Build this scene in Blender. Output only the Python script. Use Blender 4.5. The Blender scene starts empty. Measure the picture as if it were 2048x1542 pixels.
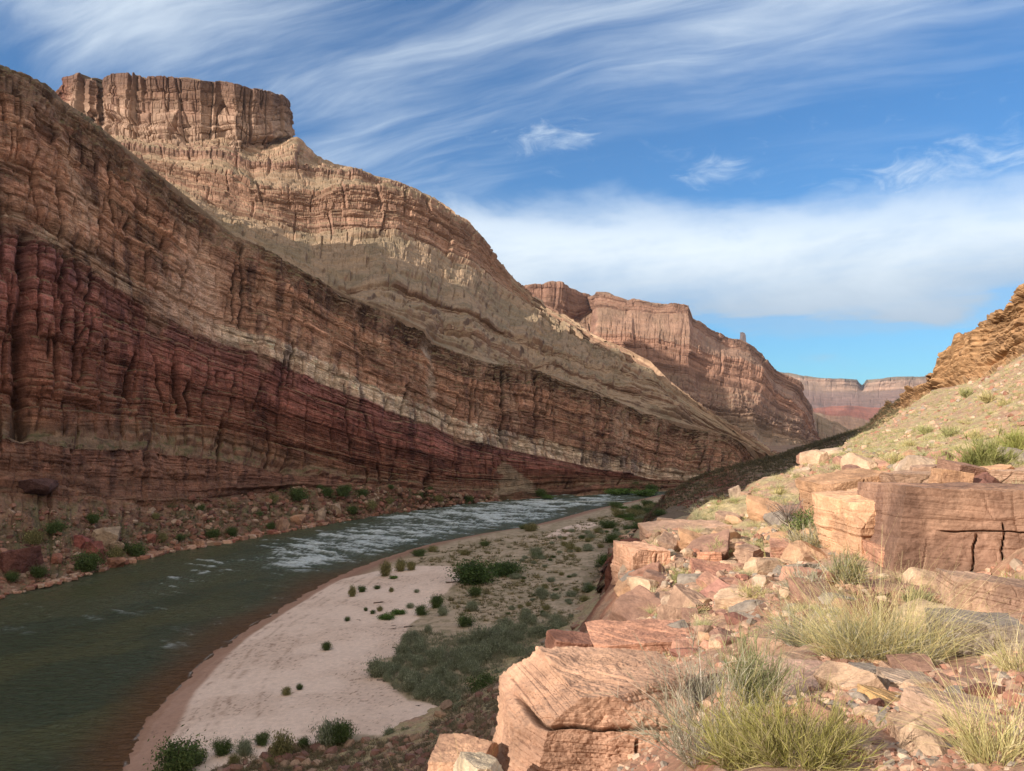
import bpy, math, random
import numpy as np
C = bpy.context.scene.collection
R = math.radians
random.seed(7); HAZE = True

# ------------------------------------------------------------------ camera
F = 1577.0; W0, H0 = 2048.0, 1542.0; CZ = 32.0
PITCH = math.atan(79.0 / F)
cam = bpy.data.cameras.new("camera"); camo = bpy.data.objects.new("camera", cam); C.objects.link(camo)
camo.location = (0, 0, CZ); camo.rotation_euler = (R(90) + PITCH, 0, 0)
cam.sensor_width = 36.0; cam.lens = 36.0 * F / W0
cam.clip_start = 0.1; cam.clip_end = 40000
bpy.context.scene.camera = camo
CA, SA = math.cos(PITCH), math.sin(PITCH)

def P(px, py, Y):
    """world point seen at photo position (px,py) standing at distance Y"""
    px = np.asarray(px, float); py = np.asarray(py, float); Y = np.asarray(Y, float)
    cx = (px - W0 / 2) / F; cy = (H0 / 2 - py) / F
    dy = CA - SA * cy; dz = SA + CA * cy
    k = Y / dy
    return np.stack([cx * k + 0 * dy, Y + 0 * cx, CZ + dz * k], -1)
def Pz(px, py, z):
    cx = (px - W0 / 2) / F; cy = (H0 / 2 - py) / F
    dy = CA - SA * cy; dz = SA + CA * cy
    k = (z - CZ) / dz
    return np.array([cx * k, dy * k, z])
def proj(p):
    p = np.asarray(p, float); x = p[..., 0]; y = p[..., 1]; z = p[..., 2] - CZ
    f = y * CA + z * SA; u = -y * SA + z * CA
    f = np.where(f < 1e-3, 1e-3, f)
    return W0 / 2 + F * x / f, H0 / 2 - F * u / f

# ------------------------------------------------------------------ light, sky, exposure
SUN_EL = R(22.0); SH = np.array([-0.84, -0.54]); SH /= np.linalg.norm(SH)
SUNV = np.array([SH[0] * math.cos(SUN_EL), SH[1] * math.cos(SUN_EL), math.sin(SUN_EL)])
sc = bpy.context.scene
sun = bpy.data.lights.new("sun", 'SUN'); suno = bpy.data.objects.new("sun", sun); C.objects.link(suno)
sun.energy = 4.5; sun.angle = R(0.5); sun.color = (1.0, 0.87, 0.74)
from mathutils import Vector
suno.rotation_euler = Vector(SUNV).to_track_quat('Z', 'Y').to_euler()
sc.view_settings.view_transform = 'Standard'; sc.view_settings.look = 'None'
sc.view_settings.exposure = 0.60; sc.view_settings.gamma = 1.0

world = bpy.data.worlds.new("World"); sc.world = world; world.use_nodes = True
def make_sky():
    nt = world.node_tree; nt.nodes.clear(); L = nt.links
    def N(t, **k):
        n = nt.nodes.new(t)
        for a, b in k.items(): setattr(n, a, b)
        return n
    def M(op, a, b=None, c=None, clamp=False):
        n = N('ShaderNodeMath', operation=op, use_clamp=clamp)
        for i, v in enumerate((a, b, c)):
            if v is None: continue
            if isinstance(v, (int, float)): n.inputs[i].default_value = v
            else: L.new(v, n.inputs[i])
        return n.outputs[0]
    def SS(v, a, b, lo=0.0, hi=1.0):
        n = N('ShaderNodeMapRange', interpolation_type='SMOOTHSTEP'); L.new(v, n.inputs[0])
        for i, q in enumerate((a, b, lo, hi)): n.inputs[i + 1].default_value = q
        return n.outputs[0]
    def NOISE(vec, scale, detail, rough=0.55, dist=0.0, lac=2.0):
        n = N('ShaderNodeTexNoise'); L.new(vec, n.inputs['Vector'])
        n.inputs['Scale'].default_value = scale; n.inputs['Detail'].default_value = detail
        n.inputs['Roughness'].default_value = rough; n.inputs['Distortion'].default_value = dist
        n.inputs['Lacunarity'].default_value = lac
        return n.outputs[0]
    sky = N('ShaderNodeTexSky', sky_type='NISHITA'); sky.sun_disc = False
    sky.sun_elevation = SUN_EL; sky.sun_rotation = math.atan2(SH[0], SH[1])
    sky.altitude = 800; sky.air_density = 1.15; sky.dust_density = 0.4; sky.ozone_density = 3.5
    tc = N('ShaderNodeTexCoord'); sep = N('ShaderNodeSeparateXYZ'); L.new(tc.outputs['Generated'], sep.inputs[0])
    x, y, z = sep.outputs
    r = M('SQRT', M('ADD', M('MULTIPLY', x, x), M('MULTIPLY', y, y)))
    az = M('ARCTAN2', x, y)                 # 0 = down the canyon, + = right
    el = M('ARCTAN2', z, r)
    # cloud sheet coordinates on a layer overhead
    zz = M('ADD', M('MAXIMUM', z, 0.0), 0.10)
    cx = M('DIVIDE', x, zz); cy = M('DIVIDE', y, zz)
    comb = N('ShaderNodeCombineXYZ'); L.new(cx, comb.inputs[0]); L.new(cy, comb.inputs[1])
    def streak(azd, a, b):
        dx, dy = math.sin(R(azd)), math.cos(R(azd)); wob = NOISE(comb.outputs[0], 0.8, 3, 0.5); wob = M('MULTIPLY', M('SUBTRACT', wob, 0.5), 0.5)
        u = M('ADD', M('MULTIPLY', cx, dx), M('MULTIPLY', cy, dy)); v = M('ADD', M('ADD', M('MULTIPLY', cx, dy), M('MULTIPLY', cy, -dx)), wob)
        c = N('ShaderNodeCombineXYZ'); L.new(M('MULTIPLY', u, a), c.inputs[0]); L.new(M('MULTIPLY', v, b), c.inputs[1]); return c.outputs[0]
    st = NOISE(streak(-60, 0.45, 1.7), 1.2, 9, 0.58, 0.35)
    st2 = NOISE(streak(-66, 0.9, 4.6), 1.7, 9, 0.60, 0.5)
    big = NOISE(comb.outputs[0], 0.55, 4, 0.5, 0.3)
    ae = N('ShaderNodeCombineXYZ'); L.new(az, ae.inputs[0]); L.new(M('MULTIPLY', el, 2.2), ae.inputs[1])
    edge = NOISE(ae.outputs[0], 5.0, 7, 0.6, 0.3)
    puff = NOISE(ae.outputs[0], 17.0, 8, 0.66, 0.9)
    def blob(a0, e0, sa, se, wob=0.0):
        A = M('DIVIDE', M('SUBTRACT', az, R(a0)), R(sa)); E = M('DIVIDE', M('SUBTRACT', el, R(e0)), R(se))
        return M('EXPONENT', M('MULTIPLY', M('ADD', M('MULTIPLY', A, A), M('MULTIPLY', E, E)), -1.0))
    # coverage of the thin streaky veil
    cov = M('ADD', M('MULTIPLY', blob(-30, 27, 16, 5.5), 0.60), M('MULTIPLY', blob(20, 27, 20, 5), 0.42))
    cov = M('ADD', cov, M('MULTIPLY', blob(-4, 22, 12, 6), 0.18))
    cov = M('ADD', cov, M('MULTIPLY', blob(-12, 17, 12, 6), 0.24))
    cov = M('ADD', cov, SS(el, R(27), R(45), 0, 0.35))
    cov = M('ADD', cov, 0.10)
    s = M('ADD', M('MULTIPLY', st, 0.62), M('MULTIPLY', st2, 0.42))
    veil = M('MULTIPLY', SS(M('ADD', s, M('MULTIPLY', cov, 0.55)), 0.58, 1.10), SS(cov, 0.05, 0.5, 0.5, 0.95))
    # bright bank above the horizon, soft top, wispy sides
    e1 = M('ADD', el, M('MULTIPLY', M('SUBTRACT', edge, 0.5), 0.11))
    e1 = M('ADD', e1, M('MULTIPLY', M('SUBTRACT', st, 0.5), 0.07))
    bank = M('MULTIPLY', SS(e1, R(6.4), R(8.0)), SS(M('ADD', e1, M('MULTIPLY', az, 0.04)), R(13.4), R(17.2), 1.0, 0.0))
    bank = M('MULTIPLY', bank, SS(az, R(-16), R(-4)))
    bank = M('MULTIPLY', bank, SS(M('ADD', M('MULTIPLY', edge, .5), M('MULTIPLY', st, .5)), 0.3, 0.62, 0.62, 0.98))
    low = M('MULTIPLY', M('MULTIPLY', SS(e1, R(5.5), R(6.6)), SS(e1, R(7.0), R(8.6), 1, 0)), 0.30)
    pf = M('ADD', blob(14.8, 17.7, 2.8, 1.0), M('ADD', blob(28.5, 15.9, 6.5, 1.7), blob(3.1, 20.2, 3.6, 1.2)))
    pf = M('ADD', pf, M('MULTIPLY', blob(21.5, 4.6, 1.3, .35), .8))
    pf = M('MULTIPLY', SS(M('ADD', M('MULTIPLY', pf, 0.36), puff), 0.58, 1.15), 0.72)
    dens = M('MAXIMUM', M('MAXIMUM', veil, bank), M('MAXIMUM', low, pf))
    rear_fill = M('MULTIPLY', SS(y, 0.35, -0.35), SS(M('ADD', st, M('MULTIPLY', big, .6)), 0.45, 0.85, 0.45, 1.0))  # unseen cloud cover behind the viewer, added as fill light for the shade
    over = M('MULTIPLY', SS(el, R(38), R(60)), 0.6)
    dens = M('MAXIMUM', dens, M('MULTIPLY', M('MAXIMUM', rear_fill, over), .95)); dens = M('MINIMUM', dens, 0.96)
    # cloud colour: greyer towards the underside of the bank
    grey = SS(M('ADD', el, M('MULTIPLY', M('SUBTRACT', edge, .5), .12)), R(6.5), R(13.5))
    grey = M('MAXIMUM', grey, SS(az, R(8), R(-6)))
    cc = N('ShaderNodeMix', data_type='RGBA'); L.new(grey, cc.inputs[0])
    cc.inputs['A'].default_value = (3.3, 4.1, 5.0, 1); cc.inputs['B'].default_value = (6.4, 7.1, 7.6, 1)
    warm = N('ShaderNodeMix', data_type='RGBA'); L.new(SS(y, 0.3, -0.4), warm.inputs[0]); L.new(cc.outputs['Result'], warm.inputs['A']); warm.inputs['B'].default_value = (8.2, 6.9, 5.7, 1)  # added rear clouds made brighter and warmer for the fill
    hs = N('ShaderNodeMix', data_type='RGBA', blend_type='MULTIPLY'); hs.inputs[0].default_value = 1
    L.new(sky.outputs[0], hs.inputs['A']); hs.inputs['B'].default_value = (0.35, 0.71, 0.96, 1)
    mix = N('ShaderNodeMix', data_type='RGBA'); L.new(dens, mix.inputs[0])
    L.new(hs.outputs['Result'], mix.inputs['A']); L.new(warm.outputs['Result'], mix.inputs['B'])
    bg = N('ShaderNodeBackground'); bg.inputs[1].default_value = 0.10
    L.new(mix.outputs['Result'], bg.inputs[0])
    out = N('ShaderNodeOutputWorld'); L.new(bg.outputs[0], out.inputs[0])
make_sky()

# ------------------------------------------------------------------ numpy noise
def _h(ix, iy, iz, seed):
    h = (ix.astype(np.int64) * 73856093) ^ (iy.astype(np.int64) * 19349663) ^ (iz.astype(np.int64) * 83492791) ^ (seed * 2654435761 & 0xffffffff)
    h = h.astype(np.uint32); h ^= h >> np.uint32(15); h *= np.uint32(2246822519); h ^= h >> np.uint32(13)
    h *= np.uint32(3266489917); h ^= h >> np.uint32(16)
    return h.astype(np.float32) / np.float32(4294967295.0)
def hash1(i, seed=0):
    i = np.asarray(i); z = np.zeros_like(i); return _h(i, z, z, seed)
def hash2(i, j, seed=0):
    i = np.asarray(i); j = np.asarray(j); return _h(i, j, np.zeros_like(i), seed)
def vnoise(x, y, z, seed=0):
    x = np.asarray(x, np.float64); y = np.asarray(y, np.float64) + 0 * x; z = np.asarray(z, np.float64) + 0 * x
    ix = np.floor(x).astype(np.int64); iy = np.floor(y).astype(np.int64); iz = np.floor(z).astype(np.int64)
    fx = (x - ix).astype(np.float32); fy = (y - iy).astype(np.float32); fz = (z - iz).astype(np.float32)
    fx = fx * fx * (3 - 2 * fx); fy = fy * fy * (3 - 2 * fy); fz = fz * fz * (3 - 2 * fz)
    def l(a, b, t): return a + (b - a) * t
    c00 = l(_h(ix, iy, iz, seed), _h(ix + 1, iy, iz, seed), fx); c10 = l(_h(ix, iy + 1, iz, seed), _h(ix + 1, iy + 1, iz, seed), fx)
    c01 = l(_h(ix, iy, iz + 1, seed), _h(ix + 1, iy, iz + 1, seed), fx); c11 = l(_h(ix, iy + 1, iz + 1, seed), _h(ix + 1, iy + 1, iz + 1, seed), fx)
    return l(l(c00, c10, fy), l(c01, c11, fy), fz)
def vnoise2(x, y, seed=0):
    x = np.asarray(x, np.float32); y = np.asarray(y, np.float32) + 0 * x; x = x + 0 * y
    ix = np.floor(x); iy = np.floor(y); fx = x - ix; fy = y - iy
    ix = ix.astype(np.int32).view(np.uint32); iy = iy.astype(np.int32).view(np.uint32)
    fx = fx * fx * (3 - 2 * fx); fy = fy * fy * (3 - 2 * fy)
    k1 = np.uint32(73856093); k2 = np.uint32(19349663); sd = np.uint32((seed * 2654435761 + 977) & 0xffffffff)
    ax = ix * k1; bx = ax + k1; ay = (iy * k2) ^ sd; by = ((iy + np.uint32(1)) * k2) ^ sd
    def H(a, b):
        h = a ^ b; h ^= h >> np.uint32(15); h *= np.uint32(2246822519); h ^= h >> np.uint32(13); h *= np.uint32(3266489917); h ^= h >> np.uint32(16)
        return h.astype(np.float32) * np.float32(1 / 4294967295.0)
    a = H(ax, ay); b = H(bx, ay); c = H(ax, by); d = H(bx, by)
    a += (b - a) * fx; c += (d - c) * fx; a += (c - a) * fy
    return a
def fbm(x, y, z, octs=4, seed=0, gain=0.5, ridge=False):
    a = 1.0; s = 0; t = 0
    for o in range(octs):
        f = 2.03 ** o
        if np.ndim(z) == 0:
            n = vnoise2(x * f + 17.3 * o + 3.7 * z, y * f - 9.1 * o + 5.1 * z, seed + o) * 2 - 1
            if ridge: n = 1 - 2 * np.abs(n)
            s = s + a * n; t += a; a *= gain; continue
        n = vnoise(x * f + 17.3 * o, y * f - 9.1 * o, z * f + 4.7 * o, seed + o) * 2 - 1
        if ridge: n = 1 - 2 * np.abs(n)
        s = s + a * n; t += a; a *= gain
    return s / t
def sstep(x, a, b):
    t = np.clip((x - a) / (b - a), 0, 1); return t * t * (3 - 2 * t)

def blocks(u, s, seed, thick, width, sharp=0.10, warp=0.25):
    """jointed, bedded rock: height 0..1 per block, with grooves at bed planes and joints"""
    u = u + warp * width * fbm(u / width * 0.7, s / thick * 0.35, 0.3, 3, seed + 50)
    s = s + warp * thick * 1.3 * fbm(u / width * 0.25, s / thick * 0.4, 1.7, 3, seed + 60)
    rs = np.random.RandomState(seed)
    s0, s1 = float(s.min()) - thick, float(s.max()) + thick
    n = int((s1 - s0) / thick * 1.6) + 8
    b = s0 + np.cumsum(thick * (0.3 + 1.4 * rs.rand(n) ** 1.6)); 
    i = np.clip(np.searchsorted(b, s), 1, n - 1)
    wb = width * (0.45 + 1.5 * hash1(i, seed + 3))
    q = u / wb + hash1(i, seed + 4) * 31
    k = np.floor(q).astype(np.int64); fr = q - k
    val = 0.45 * hash1(i, seed + 5) + 0.55 * hash2(i, k, seed + 6)
    ju = np.minimum(fr, 1 - fr) * wb; js = np.minimum(s - b[i - 1], b[i] - s)
    g = sstep(ju, 0, sharp * width) * 0.5 + 0.5
    g2 = sstep(js, 0, sharp * 1.6 * thick) * 0.4 + 0.6
    return val * g * g2

# ------------------------------------------------------------------ mesh + materials
MATS = {}
def make_mesh(name, V, faces_q=None, faces_t=None, col=None, mat=None, smooth=False, attrs=None):
    me = bpy.data.meshes.new(name)
    V = np.ascontiguousarray(V, np.float32).reshape(-1, 3)
    me.vertices.add(len(V)); me.vertices.foreach_set("co", V.ravel())
    L = []; st = []; tot = []
    n = 0
    if faces_q is not None and len(faces_q):
        q = np.asarray(faces_q, np.int32).reshape(-1, 4); L.append(q.ravel()); st.append(n + 4 * np.arange(len(q))); tot.append(np.full(len(q), 4)); n += q.size
    if faces_t is not None and len(faces_t):
        t = np.asarray(faces_t, np.int32).reshape(-1, 3); L.append(t.ravel()); st.append(n + 3 * np.arange(len(t))); tot.append(np.full(len(t), 3)); n += t.size
    L = np.concatenate(L); st = np.concatenate(st).astype(np.int32); tot = np.concatenate(tot).astype(np.int32)
    me.loops.add(len(L)); me.loops.foreach_set("vertex_index", L.astype(np.int32))
    me.polygons.add(len(st)); me.polygons.foreach_set("loop_start", st); me.polygons.foreach_set("loop_total", tot)
    me.polygons.foreach_set("use_smooth", np.full(len(st), bool(smooth)))
    me.update(calc_edges=True)
    if col is not None:
        a = me.color_attributes.new("Col", 'FLOAT_COLOR', 'POINT')
        c = np.ones((len(V), 4), np.float32); c[:, :3] = np.asarray(col, np.float32).reshape(-1, 3) if np.ndim(col) > 1 else np.asarray(col, np.float32)
        a.data.foreach_set("color", c.ravel())
    for k, v in (attrs or {}).items():
        a = me.attributes.new(k, 'FLOAT', 'POINT'); a.data.foreach_set("value", np.ascontiguousarray(v, np.float32).ravel())
    if mat: me.materials.append(mat)
    return me
def grid_quads(n, m):
    i = np.arange(n - 1)[:, None] * m + np.arange(m - 1)[None, :]
    return np.stack([i, i + 1, i + m + 1, i + m], -1).reshape(-1, 4)
def link(name, me, parent=None, loc=None):
    o = bpy.data.objects.new(name, me); C.objects.link(o)
    if parent is not None: o.parent = parent
    if loc is not None: o.location = loc
    return o
def tag(o, label=None, cat=None, group=None, kind=None):
    if label: o["label"] = label
    if cat: o["category"] = cat
    if group: o["group"] = group
    if kind: o["kind"] = kind
    return o
def struct(name, V, col, mat, label, cat, smooth=False, flip=False, attrs=None):
    n, m = V.shape[:2]; q = grid_quads(n, m)
    if flip: q = q[:, ::-1]
    o = link(name, make_mesh(name, V, q, None, col.reshape(-1, 3), mat, smooth, attrs))
    return tag(o, label, cat, kind="structure")

def surface_mat(name, scale=1.0, var=0.35, bump=0.5, bdist=0.3, rough=0.95, streak=False, spec=0.15, crack=0.0, grain=1.0, bed=0.0, bedf=5.0):
    """earth / rock: colour attribute broken up by object-space noise, real bump"""
    m = bpy.data.materials.new(name); m.use_nodes = True; nt = m.node_tree; L = nt.links
    b = nt.nodes['Principled BSDF']; b.inputs['Roughness'].default_value = rough
    b.inputs['Specular IOR Level'].default_value = spec
    at = nt.nodes.new('ShaderNodeAttribute'); at.attribute_name = "Col"
    tc = nt.nodes.new('ShaderNodeTexCoord')
    def noise(sx, det, ro, dist=0.0, vec=None):
        n = nt.nodes.new('ShaderNodeTexNoise'); n.inputs['Scale'].default_value = sx; n.inputs['Detail'].default_value = det
        n.inputs['Roughness'].default_value = ro; n.inputs['Distortion'].default_value = dist
        L.new(vec or tc.outputs['Object'], n.inputs['Vector']); return n.outputs[0]
    n1 = noise(scale, 8, 0.62, 0.4); n2 = noise(scale * 7.3, 6, 0.7)
    def mr(v, a, b_):
        n = nt.nodes.new('ShaderNodeMapRange'); L.new(v, n.inputs[0]); n.inputs[1].default_value = 0.3; n.inputs[2].default_value = 0.7
        n.inputs[3].default_value = a; n.inputs[4].default_value = b_; return n.outputs[0]
    mu = nt.nodes.new('ShaderNodeMath'); mu.operation = 'MULTIPLY'; L.new(mr(n1, 1 - var, 1 + var), mu.inputs[0]); L.new(mr(n2, 1 - var * .8 * grain, 1 + var * .8 * grain), mu.inputs[1])
    v = mu.outputs[0]
    if crack > 0:
        vo = nt.nodes.new('ShaderNodeTexVoronoi'); vo.feature = 'DISTANCE_TO_EDGE'; vo.inputs['Scale'].default_value = scale * 1.7
        mp = nt.nodes.new('ShaderNodeMapping'); mp.inputs['Scale'].default_value = (0.6, 0.6, 1.7); L.new(tc.outputs['Object'], mp.inputs[0])
        ad = nt.nodes.new('ShaderNodeVectorMath'); ad.operation = 'MULTIPLY_ADD'; 
        nn = nt.nodes.new('ShaderNodeTexNoise'); nn.inputs['Scale'].default_value = scale * 3; nn.inputs['Detail'].default_value = 4; L.new(tc.outputs['Object'], nn.inputs['Vector'])
        L.new(nn.outputs['Color'], ad.inputs[0]); ad.inputs[1].default_value = (0.5 / scale,) * 3; L.new(mp.outputs[0], ad.inputs[2])
        L.new(ad.outputs[0], vo.inputs['Vector'])
        cr = nt.nodes.new('ShaderNodeMapRange'); L.new(vo.outputs[0], cr.inputs[0]); cr.inputs[1].default_value = 0.0; cr.inputs[2].default_value = 0.035
        cr.inputs[3].default_value = 0.0; cr.inputs[4].default_value = 1.0
    mix = nt.nodes.new('ShaderNodeVectorMath'); mix.operation = 'SCALE'; L.new(at.outputs['Color'], mix.inputs[0]); L.new(v, mix.inputs['Scale'])
    L.new(mix.outputs[0], b.inputs['Base Color'])
    bp = nt.nodes.new('ShaderNodeBump'); bp.inputs['Strength'].default_value = bump; bp.inputs['Distance'].default_value = bdist
    hsum = nt.nodes.new('ShaderNodeMath'); hsum.operation = 'MULTIPLY_ADD'; L.new(n2, hsum.inputs[0]); hsum.inputs[1].default_value = 0.5; L.new(n1, hsum.inputs[2])
    h = hsum.outputs[0]
    if crack > 0:
        h2 = nt.nodes.new('ShaderNodeMath'); h2.operation = 'MULTIPLY_ADD'; L.new(cr.outputs[0], h2.inputs[0]); h2.inputs[1].default_value = crack; L.new(h, h2.inputs[2]); h = h2.outputs[0]
    if bed > 0:
        mb = nt.nodes.new('ShaderNodeMapping'); mb.inputs['Scale'].default_value = (.35, .35, bedf); mb.inputs['Rotation'].default_value = (.10, .07, 0); L.new(tc.outputs['Object'], mb.inputs[0])
        nb = nt.nodes.new('ShaderNodeTexNoise'); nb.inputs['Scale'].default_value = scale; nb.inputs['Detail'].default_value = 7; nb.inputs['Roughness'].default_value = .65; nb.inputs['Distortion'].default_value = .35; L.new(mb.outputs[0], nb.inputs['Vector'])
        h3 = nt.nodes.new('ShaderNodeMath'); h3.operation = 'MULTIPLY_ADD'; L.new(nb.outputs[0], h3.inputs[0]); h3.inputs[1].default_value = bed; L.new(h, h3.inputs[2]); h = h3.outputs[0]
    L.new(h, bp.inputs['Height']); L.new(bp.outputs[0], b.inputs['Normal'])
    MATS[name] = m
    return m

# ------------------------------------------------------------------ lofted landforms
def loft(rows, px0, px1, ncol, ease=False):
    """rows: (points[(px,py,Y)], strat metres, cliff weight, subdivisions to next row)"""
    pxs = np.linspace(px0, px1, ncol)
    lines = []
    for pts, s, w, n in rows:
        a = np.array(pts, float)
        lines.append((np.interp(pxs, a[:, 0], a[:, 1]), np.interp(pxs, a[:, 0], a[:, 2])))
    PY = []; YY = []; S = []; Wt = []
    for i in range(len(rows)):
        n = rows[i][3] if i < len(rows) - 1 else 1
        for k in range(n):
            t = k / n if i < len(rows) - 1 else 0.0
            j = min(i + 1, len(rows) - 1)
            PY.append(lines[i][0] * (1 - t) + lines[j][0] * t); YY.append(lines[i][1] * (1 - t) + lines[j][1] * t)
            S.append(rows[i][1] * (1 - t) + rows[j][1] * t); Wt.append(rows[i][2] * (1 - t) + rows[j][2] * t)
    PY = np.array(PY); YY = np.array(YY)
    V = P(np.broadcast_to(pxs, PY.shape), PY, YY)
    mid = V[len(PY) // 2]; du = np.r_[0, np.cumsum(np.linalg.norm(np.diff(mid[:, :2], axis=0), axis=1))]
    U = np.broadcast_to(du, PY.shape).copy(); S = np.broadcast_to(np.array(S)[:, None], PY.shape).copy(); Wt = np.broadcast_to(np.array(Wt)[:, None], PY.shape).copy()
    return V, U, S, Wt
def normals(V, smooth=0):
    du = np.gradient(V, axis=1); dv = np.gradient(V, axis=0)
    n = np.cross(du, dv); n /= np.linalg.norm(n, axis=-1, keepdims=True) + 1e-9
    for _ in range(smooth):
        n[1:-1] = (n[:-2] + n[1:-1] + n[2:]) / 3; n[:, 1:-1] = (n[:, :-2] + n[:, 1:-1] + n[:, 2:]) / 3
    return n / (np.linalg.norm(n, axis=-1, keepdims=True) + 1e-9)
def outward(V, n, eye=(0, 0, CZ)):
    s = np.sign(np.sum((np.array(eye) - V) * n, -1).mean()); return n * (s if s != 0 else 1)
def ramp(t, table):
    t = np.asarray(t); ks = [a for a, _ in table]; cs = np.array([c for _, c in table], float)
    return np.stack([np.interp(t, ks, cs[:, i]) for i in range(3)], -1)
def lerp3(a, b, t): return a + (np.asarray(b) - a) * t[..., None]
# ------------------------------------------------------------------ setting: left canyon wall
def edgeY(px, py, z=0.0): return float(Pz(px, py, z)[1])
M_wall = surface_mat("canyon_wall_rock", 0.35, 0.42, 0.9, 0.6, bed=.9, bedf=4)
M_slope = surface_mat("slope_rock", 0.12, 0.25, 0.7, 1.2)
M_far = surface_mat("far_rock", 0.03, 0.22, 0.7, 5.0)
M_dist = surface_mat("distant_rock", 0.008, 0.18, 0.6, 15.0)
RIM = [(-300, -20, 172), (0, 133, 230), (60, 152, 236), (120, 195, 244), (200, 252, 252), (300, 332, 264), (400, 412, 277), (470, 470, 286), (560, 520, 298), (640, 560, 309), (700, 590, 318), (780, 622, 330), (850, 657, 341), (866, 682, 344), (940, 715, 355), (1000, 728, 366), (1050, 734, 376), (1110, 750, 386), (1220, 795, 408), (1300, 828, 424), (1400, 854, 444), (1460, 868, 456), (1500, 893, 466), (1535, 922, 474), (1600, 955, 480)]
def rimoff(dpy, dY, f=1.0):
    return [(a, b + dpy * min(1, 350.0 / c * 0.75), c + dY) for a, b, c in RIM]
def wall():
    edge = [(a, b, edgeY(a, b)) for a, b in ((-300, 1275), (0, 1195), (130, 1163), (250, 1128), (300, 1112), (400, 1094), (500, 1076), (600, 1058), (700, 1040), (860, 1016), (1000, 1001), (1110, 994), (1300, 984), (1400, 979), (1600, 975))]
    under = [(a, b + 9, edgeY(a, b + 9, -1.8)) for a, b, _ in edge]
    foot = [(-300, 1010, 158), (0, 990, 181), (130, 1000, 191), (300, 1012, 214), (430, 1002, 232), (530, 985, 252), (600, 972, 267), (700, 978, 285), (860, 990, 309), (1000, 992, 339), (1110, 984, 358), (1300, 974, 387), (1400, 972, 400), (1600, 970, 420)]
    bench = [(-300, 850, 166), (0, 866, 189), (130, 884, 199), (300, 884, 223), (430, 903, 240), (530, 925, 258), (600, 947, 272), (700, 966, 289), (860, 982, 312), (1000, 986, 342), (1110, 975, 361), (1300, 966, 391), (1400, 966, 404), (1600, 965, 424)]
    bin_ = [(-300, 820, 178), (0, 842, 200), (130, 858, 210), (300, 852, 236), (430, 866, 252), (530, 893, 268), (600, 920, 279), (700, 946, 294), (860, 972, 315), (1000, 975, 345), (1110, 962, 364), (1300, 960, 394), (1400, 962, 407), (1600, 962, 428)]
    wb = [(-300, 340, 176), (0, 462, 212), (100, 497, 222), (215, 566, 235), (300, 612, 243), (430, 676, 261), (520, 712, 274), (620, 757, 286), (700, 795, 296), (770, 822, 304), (860, 852, 321), (920, 880, 330), (1000, 895, 348), (1110, 918, 366), (1200, 938, 379), (1300, 956, 396), (1400, 960, 410), (1600, 961, 432)]
    wt = [(-300, 300, 177), (0, 425, 213), (90, 458, 222), (215, 532, 236), (300, 575, 244), (430, 636, 262), (520, 670, 275), (620, 712, 287), (700, 748, 298), (770, 780, 306), (860, 815, 323), (920, 842, 332), (1000, 857, 350), (1110, 880, 368), (1200, 900, 381), (1300, 928, 398), (1400, 945, 412), (1600, 955, 434)]
    up = rimoff(46, -9)
    rows = [(rimoff(14, 45), -8, 0.25, 20), (RIM, 0, 0.5, 50), (up, 14, 1.0, 190), (wt, 55, 1.0, 45), (wb, 66, 1.0, 230), (bin_, 118, 0.7, 26), (bench, 126, 0.95, 80), (foot, 146, 0.6, 75), (edge, 162, 0.2, 8), (under, 166, 0.1, 1)]
    V, U, S, Wt = loft(rows, -300, 1600, 1900)
    n0 = outward(V, normals(V, 6))
    d = np.zeros(U.shape, np.float32)
    Uw = U
    B1 = blocks(Uw, S, 11, 22, 17, 0.05, .35); B2 = blocks(Uw, S, 12, 6.5, 7.5, 0.07, .3); B5 = blocks(Uw, S, 15, 11, 12, 0.05, .45)
    d += Wt * 5.2 * (B1 - .5)
    d += Wt * 3.0 * (B2 - .45)
    d += Wt * 1.3 * (blocks(Uw, S, 13, 2.3, 3.6, 0.10, .25) - .45)
    d += Wt * 0.6 * (blocks(Uw, S, 14, .9, 1.5, 0.14, .3) - .45)
    d += 8.0 * Wt * fbm(U / 42, S / 130, 0, 4, 5, .55)
    tal = sstep(S, 140, 150)
    d += tal * (1.5 * fbm(U / 9, S / 7, 3, 5, 21, 0.6) + 0.5 * fbm(U / 1.3, S / 1.3, 5, 3, 26))
    d += Wt * 1.1 * fbm(U / 6, S / 5, 0, 4, 33, .6); gul = sstep(S, -8, 2) * (1 - sstep(S, 12, 20))
    d += gul * 0.9 * fbm(U / 3, S / 2.5, 3, 4, 31, 0.6)
    # long joints
    rs = np.random.RandomState(3); crk = np.zeros(U.shape, np.float32)
    cl = [(P(px, py, Y), s0, s1, w) for px, py, Y, s0, s1, w in ((230, 400, 246, 8, 40, .5), (150, 730, 200, 80, 105, .9), (270, 780, 220, 85, 108, .9), (362, 800, 232, 84, 112, 1.2), (470, 560, 270, 20, 54, .5), (560, 800, 262, 58, 82, .7), (486, 600, 268, 4, 55, .6), (690, 800, 296, 60, 90, .5), (940, 780, 345, 10, 60, .9), (1005, 790, 355, 3, 64, 1.1), (1075, 790, 365, 2, 50, 1.0), (1110, 800, 368, 8, 35, .5), (850, 940, 313, 110, 160, 2.2), (1250, 850, 400, 4, 40, .5), (1320, 900, 410, 5, 45, .5), (40, 620, 205, 60, 125, 1.8), (125, 560, 225, 60, 92, 1.0), (385, 870, 240, 90, 112, .8))]
    mid = V[V.shape[0] // 2]
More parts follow.
